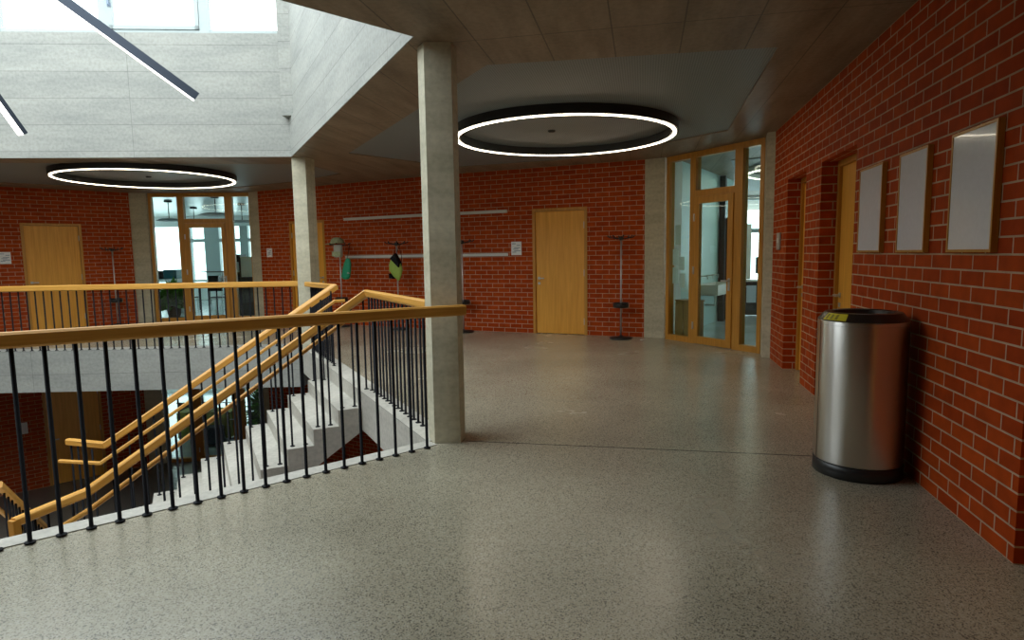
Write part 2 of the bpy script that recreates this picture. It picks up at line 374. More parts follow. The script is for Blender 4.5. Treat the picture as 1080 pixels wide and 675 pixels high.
# ceiling
cA, cB = (-0.68, 4.76), (-3.46, 10.13); cC = (-9.4, 9.74); cD = (-11.8, 5.4); cE = (-5.9, -0.2)
CV = [cA, cB, cC, cD, cE]
PR = [(-0.18, 5.47), (2.14, 5.12), (2.92, 8.52), (1.6, 10.38), (0.75, 11.0), (-1.0, 11.62), (-2.50, 9.89)]
PL = [(-3.50, 10.95), (-3.25, 12.25), (-4.57, 13.45), (-6.17, 14.32), (-7.36, 14.50), (-8.58, 14.17), (-10.3, 12.83), (-13.6, 9.9), (-12.2, 8.2), (-9.75, 10.25), (-8.12, 10.30)]
struct(obj('ceiling', add_slab(B(), OUT, [CV, PR, PL], H, H+0.06), M_CONC_CEIL))
struct(obj('ceiling_slab', add_slab(B(), OUT, [CV], H+0.10, H+0.30), M_CONC_CEIL))
def panel(P, label):
    o = obj('ceiling_panel', add_slab(B(), P, [], H+0.015, H+0.095), M_PANEL); struct(o, label)
panel([(x*1.0, y) for x, y in PR], 'grey perforated ceiling panel above the brick wall door')
panel(PL, 'grey perforated ceiling panel beyond the atrium')

# atrium walls above the ceiling
def prism_wall(name, p, q, z0, z1, th, m):
    p = Vector(p); q = Vector(q); d = (q-p).normalized(); n = Vector((-d.y, d.x)); p = p-n*0.012; q = q-n*0.012; n = n*th
    return struct(obj(name, add_poly(B(), [p, q, q+n, p+n], z0, z1), m))
ZT = 4.98
prism_wall('wall_atrium_far', cC, cB, H+0.002, ZT, 0.3, M_CONC_BRIGHT)
prism_wall('wall_atrium_right', cB, cA, H+0.002, 3.70, 0.3, M_CONC_BRIGHT)
_d = (Vector(cA)-Vector(cB)).normalized(); _n = Vector((-_d.y, _d.x))
prism_wall('wall_atrium_upper', Vector(cB)+_n*0.03, Vector(cA)+_n*0.03, 3.70, 6.5, 0.2, M_CONC_BRIGHT)
struct(obj('trim_5', add_poly(B(), [(-3.52, 9.93), (-3.24, 9.93), (-3.24, 10.4), (-3.52, 10.4)], 3.70, 6.5), M_CONC_BRIGHT))
prism_wall('wall_atrium_near', cA, cE, H+0.002, ZT, 0.3, M_CONC_BRIGHT)
prism_wall('wall_atrium_left', cE, cD, H+0.002, ZT, 0.3, M_CONC_BRIGHT)
prism_wall('wall_atrium_back', cD, cC, H+0.002, ZT, 0.3, M_CONC_BRIGHT)

# clerestory window band over the far atrium wall
win = empty('window_3', (0, 0, 0)); struct(win)
T = frame_T(cC, cB, ZT); LC = math.dist(cC, cB)
xs = [LC-0.03, 4.70, 3.20, 1.60, 0.06]
fb = B(); add_box(fb, 0, LC, 0.08, 0.20, 0.0, 0.07, T); add_box(fb, 0, LC, 0.08, 0.20, 1.33, 1.45, T)
for x in xs[1:] : add_box(fb, x-0.075, x+0.075, 0.07, 0.21, 0.0, 1.4, T)
obj('window_frame', fb, M_WINFR, win)
for k, (a, b) in enumerate(zip(xs[1:], xs)):
    sb = B(); a2, b2 = a+0.08, b-(0.08 if k else 0.0)
    if k % 2 == 1:
        add_box(sb, a2, b2, 0.06, 0.12, 0.075, 0.13, T); add_box(sb, a2, b2, 0.06, 0.12, 1.27, 1.32, T)
        add_box(sb, a2, a2+0.06, 0.06, 0.12, 0.075, 1.32, T); add_box(sb, b2-0.06, b2, 0.06, 0.12, 0.075, 1.32, T)
        s_ = obj('sash', sb, M_WINFR, win)
        hb = B(); add_box(hb, a2+0.01, a2+0.035, 0.02, 0.06, 0.42, 0.60, T); add_box(hb, a2+0.0, a2+0.05, 0.045, 0.06, 0.40, 0.45, T)
        obj('handle', hb, M_INK, s_)
    gb = B(); add_box(gb, a2, b2, 0.10, 0.11, 0.1, 1.35, T); obj('pane', gb, thin_glass('clear_glass', (0.97, 0.99, 0.98)) if k == 0 else bpy.data.materials['clear_glass'], win)

# ------------------------------------------------------------ brick walls
rw = frame_T(R0, R1)
def rs(Y): return (Y-R0[1])/ (R1[1]-R0[1]) * math.dist(R0, R1)
# right wall: front face towards the hall; body to the right of the travel direction, so build from far to near
LR = math.dist(R0, R1)
def rh(ya, yb, zb): return (LR-rs(yb), LR-rs(ya), 0.0, zb)
E0 = (R0[0]-(R1[0]-R0[0])*1.35, R0[1]-(R1[1]-R0[1])*1.35)
wall_with_holes('wall_right', R1, E0, 0, H, [rh(6.93, 7.82, 2.37), rh(5.30, 6.345, 2.37), rh(1.75, 2.82, 2.37)], M_BRICK, 0.36)
KD = (Vector(K1)-Vector(K0)).normalized()
wall_with_holes('wall_back', K2, K1, 0, H, [(1.04, 2.11, 0, 2.345)], M_BRICK, -0.3)
wall_with_holes('wall_back_left', K1, K0, 0, H, [(3.04, 4.14, 0, 2.345)], M_BRICK, -0.3)
wl0 = (L0[0]-(L1[0]-L0[0])*4.2, L0[1]-(L1[1]-L0[1])*4.2); LL = math.dist(L0, L1)
wall_with_holes('wall_left', L1, wl0, 0, H, [(LL-1.36, LL-0.26, 0, 2.345)], M_BRICK, -0.3)
wall_with_holes('wall_front', (-16, -4.5), (4, -4.5), 0, H, [], M_BRICK, -0.3)
wall_with_holes('wall_side', (-16.4, 9), (-16.4, -4.5), 0, H, [], M_BRICK, 0.3)
# lower storey
wall_with_holes('wall_lower_left', L1, wl0, LOW, -0.44, [(LL-1.36-0.1, LL-0.26-0.1, LOW, LOW+2.3)], M_BRICK, -0.3)
wall_with_holes('wall_lower_back', K1, K0, LOW, -0.44, [], M_BRICK, -0.3)
wall_with_holes('wall_lower_right', (1.2, 3.2), (-0.4, 13.4), LOW, -0.44, [], M_BRICK, -0.2)
wall_with_holes('wall_lower_front', (-16, 1.0), (2, 1.0), LOW, -0.44, [], M_BRICK, -0.2)
wall_with_holes('wall_lower_side', (-15.5, 9), (-15.5, 1), LOW, -0.44, [], M_BRICK, 0.3)
# concrete piers beside the glazed screens
def pier(pts, z0=0, z1=H, label=None):
    o = obj('wall_pier', add_poly(B(), pts, z0, z1), M_CONC_COL); return struct(o, label)
pier([K2, (2.64, 10.80), (2.80, 11.05), (2.5, 11.3)]); pier([(3.615, 8.62), (3.52, 8.70), (3.62, 9.00), (3.86, 9.0), (3.9, 8.62)])
for z0, z1 in ((0, H), (LOW, -0.44)):
    pier([(-9.06, 15.02), (-8.70, 15.12), (-8.72, 15.40), (-9.2, 15.4)], z0, z1); pier([(-6.34, 15.34), (-6.03, 15.14), (-6.0, 15.5), (-6.34, 15.6)], z0, z1)

# ------------------------------------------------------------ doors in oak
def make_door(name, P, Q, s0, s1, h, swing=1, sgn=-1, label=None, recess=0.04, z=0):
    """door in the wall P->Q between s0 and s1; sgn = side of the wall body (-1: to the right of P->Q)"""
    T = frame_T(P, Q, z); d = empty(name); struct(d, label); y = lambda a, b: sorted((sgn*a, sgn*b))
    fb = B(); r = recess
    ya, yb = y(r-0.05, 0.12+r)
    add_box(fb, s0, s0+0.055, ya, yb, 0, h, T); add_box(fb, s1-0.055, s1, ya, yb, 0, h, T); add_box(fb, s0+0.0551, s1-0.0551, ya, yb, h-0.055, h, T)
    obj('door_frame', fb, M_FRAMEW, d)
    lb = B(); ya, yb = y(r-0.02, r+0.03); add_box(lb, s0+0.058, s1-0.058, ya, yb, 0.008, h-0.058, T, 0.003); leaf = obj('door_leaf', lb, M_DOOR, d)
    hx = s1-0.12 if swing > 0 else s0+0.12; dx = -0.12 if swing > 0 else 0.12
    hb = B(); ya, yb = y(r-0.09, r-0.07)
    a, b = sorted((hx, hx+dx)); add_box(hb, a, b, ya, yb, 1.04, 1.06, T, 0.004); yc, yd = y(r-0.075, r-0.02); add_box(hb, hx-0.01, hx+0.01, yc, yd, 1.04, 1.06, T)
    yc, yd = y(r-0.028, r-0.02); add_box(hb, hx-0.025, hx+0.025, yc, yd, 1.025, 1.075, T, 0.003); add_box(hb, hx-0.025, hx+0.025, yc, yd, 0.93, 0.975, T, 0.003)
    obj('handle', hb, M_CHROME, d)
    gx = s0+0.055 if swing > 0 else s1-0.055
    for zz in (0.25, 1.15, 2.02):
        gb = B(); ya, yb = y(r-0.045, r-0.02); add_box(gb, gx-0.012, gx+0.012, ya, yb, zz-0.06, zz+0.06, T); obj('hinge', gb, M_CHROME, d)
    # closing panel behind the leaf so the opening is shut
    cb = B(); ya, yb = y(r+0.13, r+0.16); add_box(cb, s0-0.05, s1+0.05, ya, yb, 0, h+0.05, T); obj('backing', cb, M_DARKCAB, d)
    return d
make_door('door_1', K2, K1, 1.04, 2.11, 2.345, swing=1, label='oak door in the far brick wall, facing the camera')
make_door('door_2', K1, K0, 3.04, 4.14, 2.345, swing=-1, label='oak door half hidden behind the slender column')
make_door('door_3', L1, wl0, LL-1.36, LL-0.26, 2.345, swing=1, label='oak door in the brick wall beyond the atrium')
def rdoor(name, ya, yb, rec, label):
    a, b, _, h = rh(ya, yb, 2.37); return make_door(name, R1, E0, a+0.002, b-0.002, 2.368, swing=-1, sgn=1, label=label, recess=rec)
rdoor('door_4', 5.30, 6.345, 0.20, 'oak door in the deep brick recess behind the steel bin')
rdoor('door_5', 6.93, 7.82, 0.20, 'oak door in the farther brick recess')
rdoor('door_6', 1.75, 2.82, 0.20, 'oak door in the nearest brick recess')
make_door('door_7', L1, wl0, LL-1.46, LL-0.36, 2.3, swing=1, label='oak door on the floor below, in shadow', z=LOW)

# ------------------------------------------------------------ glazed screens with oak frames
def glazed_screen(name, P, Q, lab, z=0, hinge_left=True):
    """module: side light, door with fanlight, side light; P -> Q left to right as seen from the hall"""
    T = frame_T(P, Q, z); win = empty(name); struct(win, lab); W = math.dist(P[:2], Q[:2]); HH = H-0.005 if z == 0 else 2.85
    k = W/2.03; m0, m1, n0, n1 = 0.56*k, 0.68*k, 1.49*k, 1.64*k; tr = min(2.38, HH-0.5)
    fb = B()
    add_box(fb, 0, 0.07, 0, 0.12, 0, HH, T); add_box(fb, W-0.07, W, 0, 0.12, 0, HH, T)
    add_box(fb, m0, m1, 0, 0.12, 0, HH, T); add_box(fb, n0, n1, 0, 0.12, 0, HH, T)
    for a, b in ((0.07, m0), (m1, n0), (n1, W-0.07)): add_box(fb, a+0.0003, b-0.0003, 0.001, 0.119, HH-0.09, HH, T)
    for a, b in ((0.07, m0), (n1, W-0.07)): add_box(fb, a+0.0003, b-0.0003, 0.001, 0.119, 0, 0.09, T)
    add_box(fb, m1+0.0003, n0-0.0003, 0.001, 0.119, tr, tr+0.10, T)
    obj('window_frame', fb, M_FRAMEW, win)
    for a, b, zz0, zz1 in ((0.07, m0, 0.09, HH-0.09), (n1, W-0.07, 0.09, HH-0.09), (m1, n0, tr+0.10, HH-0.09)):
        gb = B(); add_box(gb, a, b, 0.055, 0.062, zz0, zz1, T); obj('pane', gb, M_GLASS, win)
    lb = B(); a, b, t = m1+0.004, n0-0.004, tr-0.004
    add_box(lb, a, a+0.10, -0.02, 0.045, 0.01, t, T); add_box(lb, b-0.10, b, -0.02, 0.045, 0.01, t, T)
    add_box(lb, a+0.1, b-0.1, -0.0195, 0.0445, 0.01, 0.13, T); add_box(lb, a+0.1, b-0.1, -0.0195, 0.0445, t-0.11, t, T)
    leaf = obj('door_leaf', lb, M_FRAMEW, win)
    gb = B(); add_box(gb, a+0.1, b-0.1, 0.008, 0.014, 0.13, t-0.11, T); obj('door_pane', gb, M_GLASS, leaf)
    hb = B(); hx = b-0.05; add_box(hb, hx-0.12, hx+0.01, -0.075, -0.055, 1.04, 1.06, T, 0.004); add_box(hb, hx-0.01, hx+0.01, -0.06, -0.02, 1.04, 1.06, T); add_box(hb, hx-0.02, hx+0.02, -0.026, -0.02, 0.90, 1.09, T)
    obj('handle', hb, M_CHROME, leaf)
    for zz in (0.3, 1.2, 2.05):
        if zz > t: continue
        gb = B(); add_box(gb, a-0.012, a+0.012, -0.035, -0.02, zz-0.06, zz+0.06, T); obj('hinge', gb, M_CHROME, leaf)
    return win, T
win1, TG = glazed_screen('window_1', G0, G1, 'oak-framed glazed screen and door at the end of the right wall')
glazed_screen('window_2', W0, W1, 'oak-framed glazed screen and door across the atrium')
glazed_screen('window_4', W0, W1, 'oak-framed glazed screen on the floor below', z=LOW)
# sheets of paper stuck inside the left side light
for i, (sx, z0, z1) in enumerate([(0.15, 1.62, 1.95), (0.10, 1.28, 1.55), (0.24, 1.20, 1.42), (0.10, 0.97, 1.24), (0.26, 0.90, 1.14)]):
    pb = B(); add_box(pb, sx, sx+0.13, 0.066, 0.068, z0, z1, TG)
    o = obj('paper_sheet', pb, M_PAPER)
    tag(o, ['topmost white sheet taped to the glass beside the door', 'second white sheet from the top taped at the left of the side light', 'white sheet taped to the side light level with the second, further right', 'lower left white sheet taped to the side light', 'lower right white sheet taped to the side light'][i], 'paper', 'sheets taped inside the glazed screen')

# ------------------------------------------------------------ rooms behind the glazed screens
def wall_seg(name, p, q, z0, z1, m, th=0.15):
    p = Vector(p); q = Vector(q); d = (q-p).normalized(); n = Vector((-d.y, d.x))*th
    return struct(obj(name, add_poly(B(), [p, q, q+n, p+n], z0, z1), m))
def window_wall(name, p, q, z0, ztop, xs, trans, m=None, sill=0.85, head=2.85):
    """outside window wall from p to q: parapet, lintel, mullions at xs (metres from p), transom height"""
    T = frame_T(p, q, z0); L = math.dist(p, q); win = empty(name); struct(win)
    bm = B(); add_box(bm, 0, L, 0, 0.3, 0, sill, T); add_box(bm, 0, L, 0, 0.3, head, ztop-z0, T); obj('wall_band', bm, M_ROOMW, win)
    bm = B(); 
    for x, wd in xs: add_box(bm, x-wd/2, x+wd/2, 0.02, 0.22, sill, head, T)
    for x0_, x1_ in trans[1]: add_box(bm, x0_, x1_, 0.03, 0.2, trans[0]-0.06, trans[0]+0.06, T)
    obj('window_frame', bm, M_WINFR, win)
    gb = B(); add_box(gb, 0, L, 0.10, 0.106, sill, head, T); obj('pane', gb, bpy.data.materials['clear_glass'], win)
    return win
# room 1 (right)
wall_seg('wall_room_entry', (2.68, 10.92), (3.06, 11.26), 0, H, M_ROOMW)
wall_seg('wall_room_left', (3.06, 11.26), (5.10, 14.45), 0, H, M_TEAL)
wall_seg('wall_room_niche', (5.10, 14.45), (3.6, 18.6), 0, H, M_TEAL)
wall_seg('wall_room_right', (11.8, 13.6), (3.72, 8.98), 0, H, M_ROOMW)
window_wall('window_5', (3.5, 18.6), (12.3, 18.6), 0, H, [(0.6, 0.2), (2.55, 0.15), (5.4, 0.2), (7.4, 0.2)], (2.1, [(0, 8.8)]), sill=0.3, head=3.0)
window_wall('window_added', (12.3, 18.6), (12.3, 13.6), 0, H, [(1.6, 0.2), (3.4, 0.2)], (2.1, [(0, 5)]), sill=0.3, head=3.0)  # unseen side window, added to bring more daylight into the room
pb = B(); add_slab(pb, [(3.0, 10.6), (3.8, 9.2), (11.6, 13.8), (12.0, 18.4), (4.0, 18.4), (5.0, 14.4), (3.1, 11.2)], [], 0.001, 0.004); struct(obj('floor_room', pb, M_ROOMF))
pb = B(); add_slab(pb, [(3.9, 11.2), (5.5, 10.4), (11, 13.9), (11.3, 16.6), (6.2, 16.8)], [], H-0.012, H-0.002); struct(obj('ceiling_room', pb, M_PANEL))
# room 2 (far) and the room below it
for z0, z1, nm in ((0, H, ''), (LOW, -0.44, '_lower')):
    wall_seg('wall_far_room_left'+nm, (-9.2, 15.45), (-15.2, 21.5), z0, z1, M_ROOMW, -0.15)
    wall_seg('wall_far_room_right'+nm, (-5.9, 15.6), (-5.6, 23.4), z0, z1, M_ROOMW, -0.15)
window_wall('window_6', (-15.3, 23.4), (-5.4, 23.4), 0, H, [(0.3, 0.2), (3.15, 0.42), (4.15, 0.55), (5.35, 0.3), (7.4, 0.2)], (2.2, [(3.0, 9.9)]), sill=0.75, head=2.72)
window_wall('window_7', (-15.3, 23.4), (-5.4, 23.4), LOW, -0.44, [(0.3, 0.2), (3.15, 0.42), (5.35, 0.3), (7.4, 0.2)], (-99, []), sill=0.15, head=2.75)
pb = B(); add_poly(pb, [(-9.1, 15.5), (-6.0, 15.6), (-5.7, 23.3), (-15, 23.3), (-15, 21.6)], H-0.012, H-0.002); struct(obj('ceiling_far_room', pb, simple('far_ceiling', (0.62, 0.68, 0.66), 0.25)))
pb = B(); add_poly(pb, [(-9.1, 15.5), (-6.0, 15.6), (-5.7, 23.3), (-15, 23.3), (-15, 21.6)], 0.001, 0.004); struct(obj('floor_far_room', pb, M_ROOMF))

# ------------------------------------------------------------ columns
def column(name, pts, label):
    o = obj(name, add_poly(B(), pts, 0, H), M_CONC_COL); return tag(o, label, 'column', 'concrete columns at the atrium edge')
column('concrete_column', [(-0.70, 5.01), (-0.635, 4.88), (-0.43, 4.88), (-0.40, 5.02), (-0.47, 5.2), (-0.66, 5.2)], 'broad raw concrete column in the middle, at the corner of the near railing')
column('concrete_column', [(-3.48, 10.16), (-3.27, 10.18), (-3.20, 10.42), (-3.45, 10.44)], 'slender pale concrete column at the far corner of the atrium')

# ------------------------------------------------------------ staircase
RISE, GO, S0 = 0.177, 0.275, 0.10
stair = empty('staircase', (SO.x, SO.y, 0)); tag(stair, 'pale concrete staircase descending from the upper floor into the atrium', 'staircase')
def stair_child(name, bm, m=M_CONC_STAIR):
    o = obj(name, bm, m); o.parent = stair; o.matrix_parent_inverse = Matrix.Translation(-Vector((SO.x, SO.y, 0))); return o
def flight(prof, wa, wb, f):
    bm = B(); n = len(prof)
    A_ = [bm.verts.new((*f(s, wa), z)) for s, z in prof]; B_ = [bm.verts.new((*f(s, wb), z)) for s, z in prof]
    for vs in (A_, B_):
        tr = tessellate_polygon([[Vector((s, z, 0)) for s, z in prof]])
        for t in tr: bm.faces.new([vs[i] for i in t])
    for i in range(n): bm.faces.new((A_[i], A_[(i+1)%n], B_[(i+1)%n], B_[i]))
    return bm
prof = [(S0, -RISE)]
for k in range(1, 10): prof += [(S0+GO*k, -RISE*k), (S0+GO*k, -RISE*(k+1))]
prof += [(S0+GO*9.4, -RISE*10), (S0+GO*9.4, -RISE*10-0.24), (S0+GO*9.0, -RISE*10-0.24), (S0, -0.43)]
stair_child('flight', flight(prof, -0.10, 1.86, sw))
LS = S0+GO*9.4
stair_child('landing', add_slab(B(), [sw(LS+0.001, -0.10), sw(LS+0.001, 1.86), sw(3.5, 1.86), sw(3.5, 1.3), sw(5.2, 1.3), sw(5.2, -1.3), sw(3.4, -1.3), sw(LS+0.001, -0.6)], [], -RISE*10-0.24, -RISE*10))
prof2 = [(1.3, -RISE*10)]
for k in range(0, 10): prof2 += [(1.301+GO*k, -RISE*(10+k)), (1.301+GO*k, -RISE*(11+k))]
prof2 += [(1.3+GO*9.9, LOW), (1.3+GO*9.3, LOW), (1.3, -RISE*10-0.25)]
prof2 = prof2[1:]
stair_child('lower_flight', flight(prof2, 3.5, 5.2, lambda a, b: sw(b, a)))

# ------------------------------------------------------------ railings: oak handrails on round black bars with foot discs
BAR_R = 0.0112
def bar_mesh(h):
    key = 'bar_%d' % round(h*1000)
    if key in bpy.data.meshes: return bpy.data.meshes[key]
    bm = B(); add_cyl(bm, (0,0,0), (0,0,h), BAR_R, seg=10); me = bpy.data.meshes.new(key); bm.to_mesh(me); bm.free(); me.materials.append(M_BLACK)
    for p in me.polygons: p.use_smooth = len(p.vertices) == 4
    return me
def disc_mesh():
    if 'disc' in bpy.data.meshes: return bpy.data.meshes['disc']
    bm = B(); add_lathe(bm, [(0.027, 0), (0.027, 0.005), (0.016, 0.009), (0.0105, 0.012)], seg=16); me = bpy.data.meshes.new('disc'); bm.to_mesh(me); bm.free(); me.materials.append(M_BLACK); return me
def baluster(parent, x, y, z0, z1):
    o = bpy.data.objects.new('baluster', bar_mesh(z1-z0)); C.objects.link(o); o.parent = parent; o.location = (x, y, z0)
    d = bpy.data.objects.new('foot_plate', disc_mesh()); C.objects.link(d); d.parent = o
    return o
# near railing across the foreground
nr = empty('atrium_railing'); tag(nr, 'railing nearest the camera, oak handrail on black bars ending at the broad column', 'railing', 'oak and black bar railings')
def rail_z(i): return 1.145 - 0.028*i/18
pts = []
for i in (-9, 0, 9, 17.2): p = b0 + RD*i - RV*0.03; pts.append((p.x, p.y, rail_z(i)))
pts.append((-0.37, 4.845, 1.118))
obj('handrail', sweep(pts, 0.075, 0.082), M_RAIL, nr, uv=False)
for i in range(-8, 19):
    p = b0 + RD*i; baluster(nr, p.x, p.y, 0.006, rail_z(i)-0.078)
# railing from the broad column along the floor edge, then down the near side of the stairs
def stair_z(s): return 1.125 - 0.6455*max(0, s)
tr_ = empty('stair_railing'); tag(tr_, 'railing from the broad column down the near side of the stairs', 'railing', 'oak and black bar railings')
nB_, nE_ = 2.74, Vector((-4.27, 5.10))
c0 = sw(-0.03, -1.98); c1 = sw(0.0, -0.02)
obj('handrail', sweep([(*c0, 1.13), (*c1, 1.135), (*sw(nB_, -0.02), stair_z(nB_)+0.005), (nE_.x, nE_.y, -0.665)], 0.07, 0.078), M_RAIL, tr_, uv=False)
bm = B(); T = frame_T((nE_.x, nE_.y), (nE_.x-0.2, nE_.y-0.55)); add_box(bm, -0.04, 0.025, -0.036, 0.036, -0.92, -0.68, T, 0.006); obj('newel_block', bm, M_FRAMEW, tr_)
lo = 0.215
obj('lower_handrail', sweep([(*sw(0.15, 0.05), stair_z(0.1)-lo+0.02), (*sw(nB_, 0.05), stair_z(nB_)-lo), (nE_.x+0.14, nE_.y+0.16, -0.665-lo)], 0.042, 0.042, 0.01), M_RAIL, tr_, uv=False)
n = 15
for k in range(n): p = sw(-0.01, -1.80 + k*1.70/ (n-1)); baluster(tr_, p[0], p[1], 0.006, 1.06)
def tread_z(s): return -RISE*max(0, math.ceil((s-S0)/GO)) if s > S0 else 0.0
def stair_bars(par, w_, smax):
    s = 0.03
    baluster(par, *sw(s, w_), 0.006, 1.04)
    k = 1
    while S0+GO*k <= smax:
        for q in (0.26, 0.76):
            ss = S0+GO*(k-1+q); zt = -RISE*min(k, 10); baluster(par, *sw(ss, w_), zt, round(stair_z(ss)-0.085, 3))
        k += 1
stair_bars(tr_, 0.0, 2.75)
for t in (0.1, 0.3, 0.5, 0.7, 0.9):
    a = Vector(sw(2.80, -0.02)); p = a.lerp(nE_, t); baluster(tr_, p.x, p.y, -RISE*10, -0.745)
# far side of the stairs, joined to the slender column
fr_ = empty('stair_railing'); tag(fr_, 'railing down the far side of the stairs, joined to the slender column', 'railing', 'oak and black bar railings')
fB_ = 2.77; fE_ = Vector((-5.46, 7.44))
obj('handrail', sweep([(*sw(0.06, 3.52), 1.115), (*sw(-0.02, 1.80), 1.135), (*sw(fB_, 1.76), -0.655), (fE_.x, fE_.y, -0.655)], 0.07, 0.078), M_RAIL, fr_, uv=False)
obj('lower_handrail', sweep([(*sw(-0.14, 1.70), 0.925), (*sw(0.0, 1.70), 0.925), (*sw(fB_+0.05, 1.70), -0.655-lo), (fE_.x-0.02, fE_.y-0.14, -0.655-lo)], 0.042, 0.042, 0.01), M_RAIL, fr_, uv=False)
for k in range(14): p = sw(0.0, 1.90 + k*0.123); baluster(fr_, p[0], p[1], 0.006, 1.06)
stair_bars(fr_, 1.76, 2.75)
for t in (0.15, 0.4, 0.65, 0.9):
    a = Vector(sw(2.85, 1.76)); p = a.lerp(fE_, t); baluster(fr_, p.x, p.y, -RISE*10, -0.735)
# far edge of the atrium
er = empty('atrium_railing'); tag(er, 'level railing along the far edge of the atrium, left of the slender column', 'railing', 'oak and black bar railings')
ya = lambda x: 10.53 + 0.03*(x+5)
obj('handrail', sweep([(-9.75, ya(-9.75)-0.02, 1.105), (-3.40, ya(-3.4)-0.02, 1.115)], 0.07, 0.095), M_RAIL, er, uv=False)
for k in range(45):
    x = -3.62 - k*0.1365; baluster(er, x, ya(x), 0.006, 1.03)
# railing of the lower flight
lr = empty('stair_railing'); tag(lr, 'shadowed oak railing of the lower flight at the left picture edge', 'railing', 'oak and black bar railings')
obj('handrail', sweep([(*sw(3.66, 1.22), -0.80), (*sw(3.66, 3.6), -2.34)], 0.07, 0.07), M_RAIL, lr, uv=False)
obj('lower_handrail', sweep([(*sw(3.72, 1.22), -1.03), (*sw(3.72, 3.6), -2.57)], 0.042, 0.042, 0.01), M_RAIL, lr, uv=False)
for k in range(1, 9):
    for q in (0.25, 0.75):
        ww = 1.301+GO*(k-1+q); baluster(lr, *sw(3.66, ww), -RISE*(10+k), round(-0.80-0.647*(ww-1.22)-0.075, 3))

# ------------------------------------------------------------ lamps
def ring_lamp(x, y, r, ztop, label, housing=None):
    o = empty('ring_lamp', (x, y, ztop)); tag(o, label, 'ceiling lamp', 'round ceiling lamps')
    dz = 3.015-ztop
    bm = B(); add_ring(bm, r-0.045, r+0.045, dz-0.012, 0); h = obj('lamp_housing', bm, housing or M_RING, o, smooth=False)
    bm = B(); add_ring(bm, r-0.019, r+0.019, dz-0.022, dz-0.0125); obj('diffuser', bm, M_GLOW, o)
    return o
ring_lamp(0.72, 8.34, 1.40, H+0.013, 'large glowing ring lamp under the ceiling in front of the oak door wall')
ring_lamp(-6.78, 11.90, 1.485, H+0.013, 'glowing ring lamp beyond the atrium, above the far railing')
ring_lamp(6.0, 12.2, 1.36, H-0.012, 'ring lamp in the room seen through the right glazed screen', M_WHITE)
def light_bar(p, q, label, wd=0.055, hh=0.105, roll=0.0):
    p = Vector(p); q = Vector(q); d = (q-p).normalized(); side = Vector((d.y, -d.x, 0)).normalized(); up = side.cross(d)
    if roll: R_ = Matrix.Rotation(roll, 3, d); side = R_ @ side; up = R_ @ up
    L = (q-p).length; Mx = Matrix(((d.x, side.x, up.x, p.x), (d.y, side.y, up.y, p.y), (d.z, side.z, up.z, p.z), (0,0,0,1)))
    o = empty('pendant_light', p); tag(o, label, 'pendant lamp', 'straight pendant lamps in the atrium')
    for nm, bm, m in (('lamp_housing', add_box(B(), 0, L, -wd/2, wd/2, 0, hh, Mx), M_LAMP), ('diffuser', add_box(B(), 0.004, L-0.004, -wd/2+0.004, wd/2-0.004, -0.008, -0.0003, Mx), M_GLOWC)):
        c = obj(nm, bm, m); c.parent = o; c.matrix_parent_inverse = Matrix.Translation(-p)
    for f in (0.12,):
        a = p + d*L*f + up*hh; bm = B(); add_cyl(bm, a, (a.x, a.y, 6.45), 0.003, seg=6); c = obj('cable', bm, M_BLACK); c.parent = o; c.matrix_parent_inverse = Matrix.Translation(-p)
light_bar((-5.71, 6.72, 4.98), (-3.91, 8.0, 3.47), 'slanting dark blue light bar hanging across the pale atrium wall')
light_bar((-6.33, 7.3, 4.14), (-6.10, 8.0, 3.08), 'short lit end of a slanting light bar at the left picture edge', wd=0.10, hh=0.06)
for x, y, lb in ((0.56, 8.41, 'small dark ceiling detector inside the large ring lamp'), (-7.0, 12.31, 'small dark ceiling detector inside the far ring lamp')):
    bm = B(); add_lathe(bm, [(0.05, 0), (0.05, -0.012), (0.035, -0.025), (0.02, -0.028)], (x, y, H+0.015), 20); o = obj('ceiling_detector', bm, M_DARKPL); tag(o, lb, 'detector')

# ------------------------------------------------------------ steel bin
bn = empty('waste_bin', (2.335, 4.12, 0), math.atan2(-4.12, -2.335)); tag(bn, 'tall round brushed steel waste bin against the right brick wall', 'bin')
bm = B(); add_lathe(bm, [(0.266, 0), (0.274, 0.004), (0.274, 0.085), (0.262, 0.092)], seg=64); obj('base', bm, M_DARKPL, bn, True)
bm = B(); add_lathe(bm, [(0.267, 0.0925), (0.270, 0.10), (0.270, 1.03), (0.268, 1.036)], seg=96); obj('body', bm, M_STEEL, bn, True)
bm = B(); add_lathe(bm, [(0.268, 1.0365), (0.270, 1.04), (0.228, 1.088), (0.20, 1.092), (0.185, 1.086), (0.18, 1.05), (0.0001, 1.05)], seg=64, cap=False); lid = obj('lid', bm, simple('lid_metal', (0.075, 0.06, 0.05), 0.28, 0.7), bn, False)
def arc_patch(r0, z0, r1, z1, a0, a1, n=8, th=0.0015):
    bm = B(); a = [bm.verts.new(((r0+th)*math.cos(t), (r0+th)*math.sin(t), z0+th)) for t in [a0+(a1-a0)*i/n for i in range(n+1)]]
    b = [bm.verts.new(((r1+th)*math.cos(t), (r1+th)*math.sin(t), z1+th)) for t in [a0+(a1-a0)*i/n for i in range(n+1)]]
    for i in range(n): bm.faces.new((a[i], a[i+1], b[i+1], b[i]))
    return bm
lb_ = obj('warning_label', arc_patch(0.268, 1.0425, 0.232, 1.084, -1.02, -0.36), M_YELLOW, lid); lb_['label'] = 'yellow printed label'
ink = B()
for t0 in (-0.95, -0.8, -0.65): 
    b2 = arc_patch(0.2645, 1.048, 0.2385, 1.077, t0, t0+0.07, 3, 0.0022); me = bpy.data.meshes.new('t'); b2.to_mesh(me); ink.from_mesh(me); b2.free(); bpy.data.meshes.remove(me)
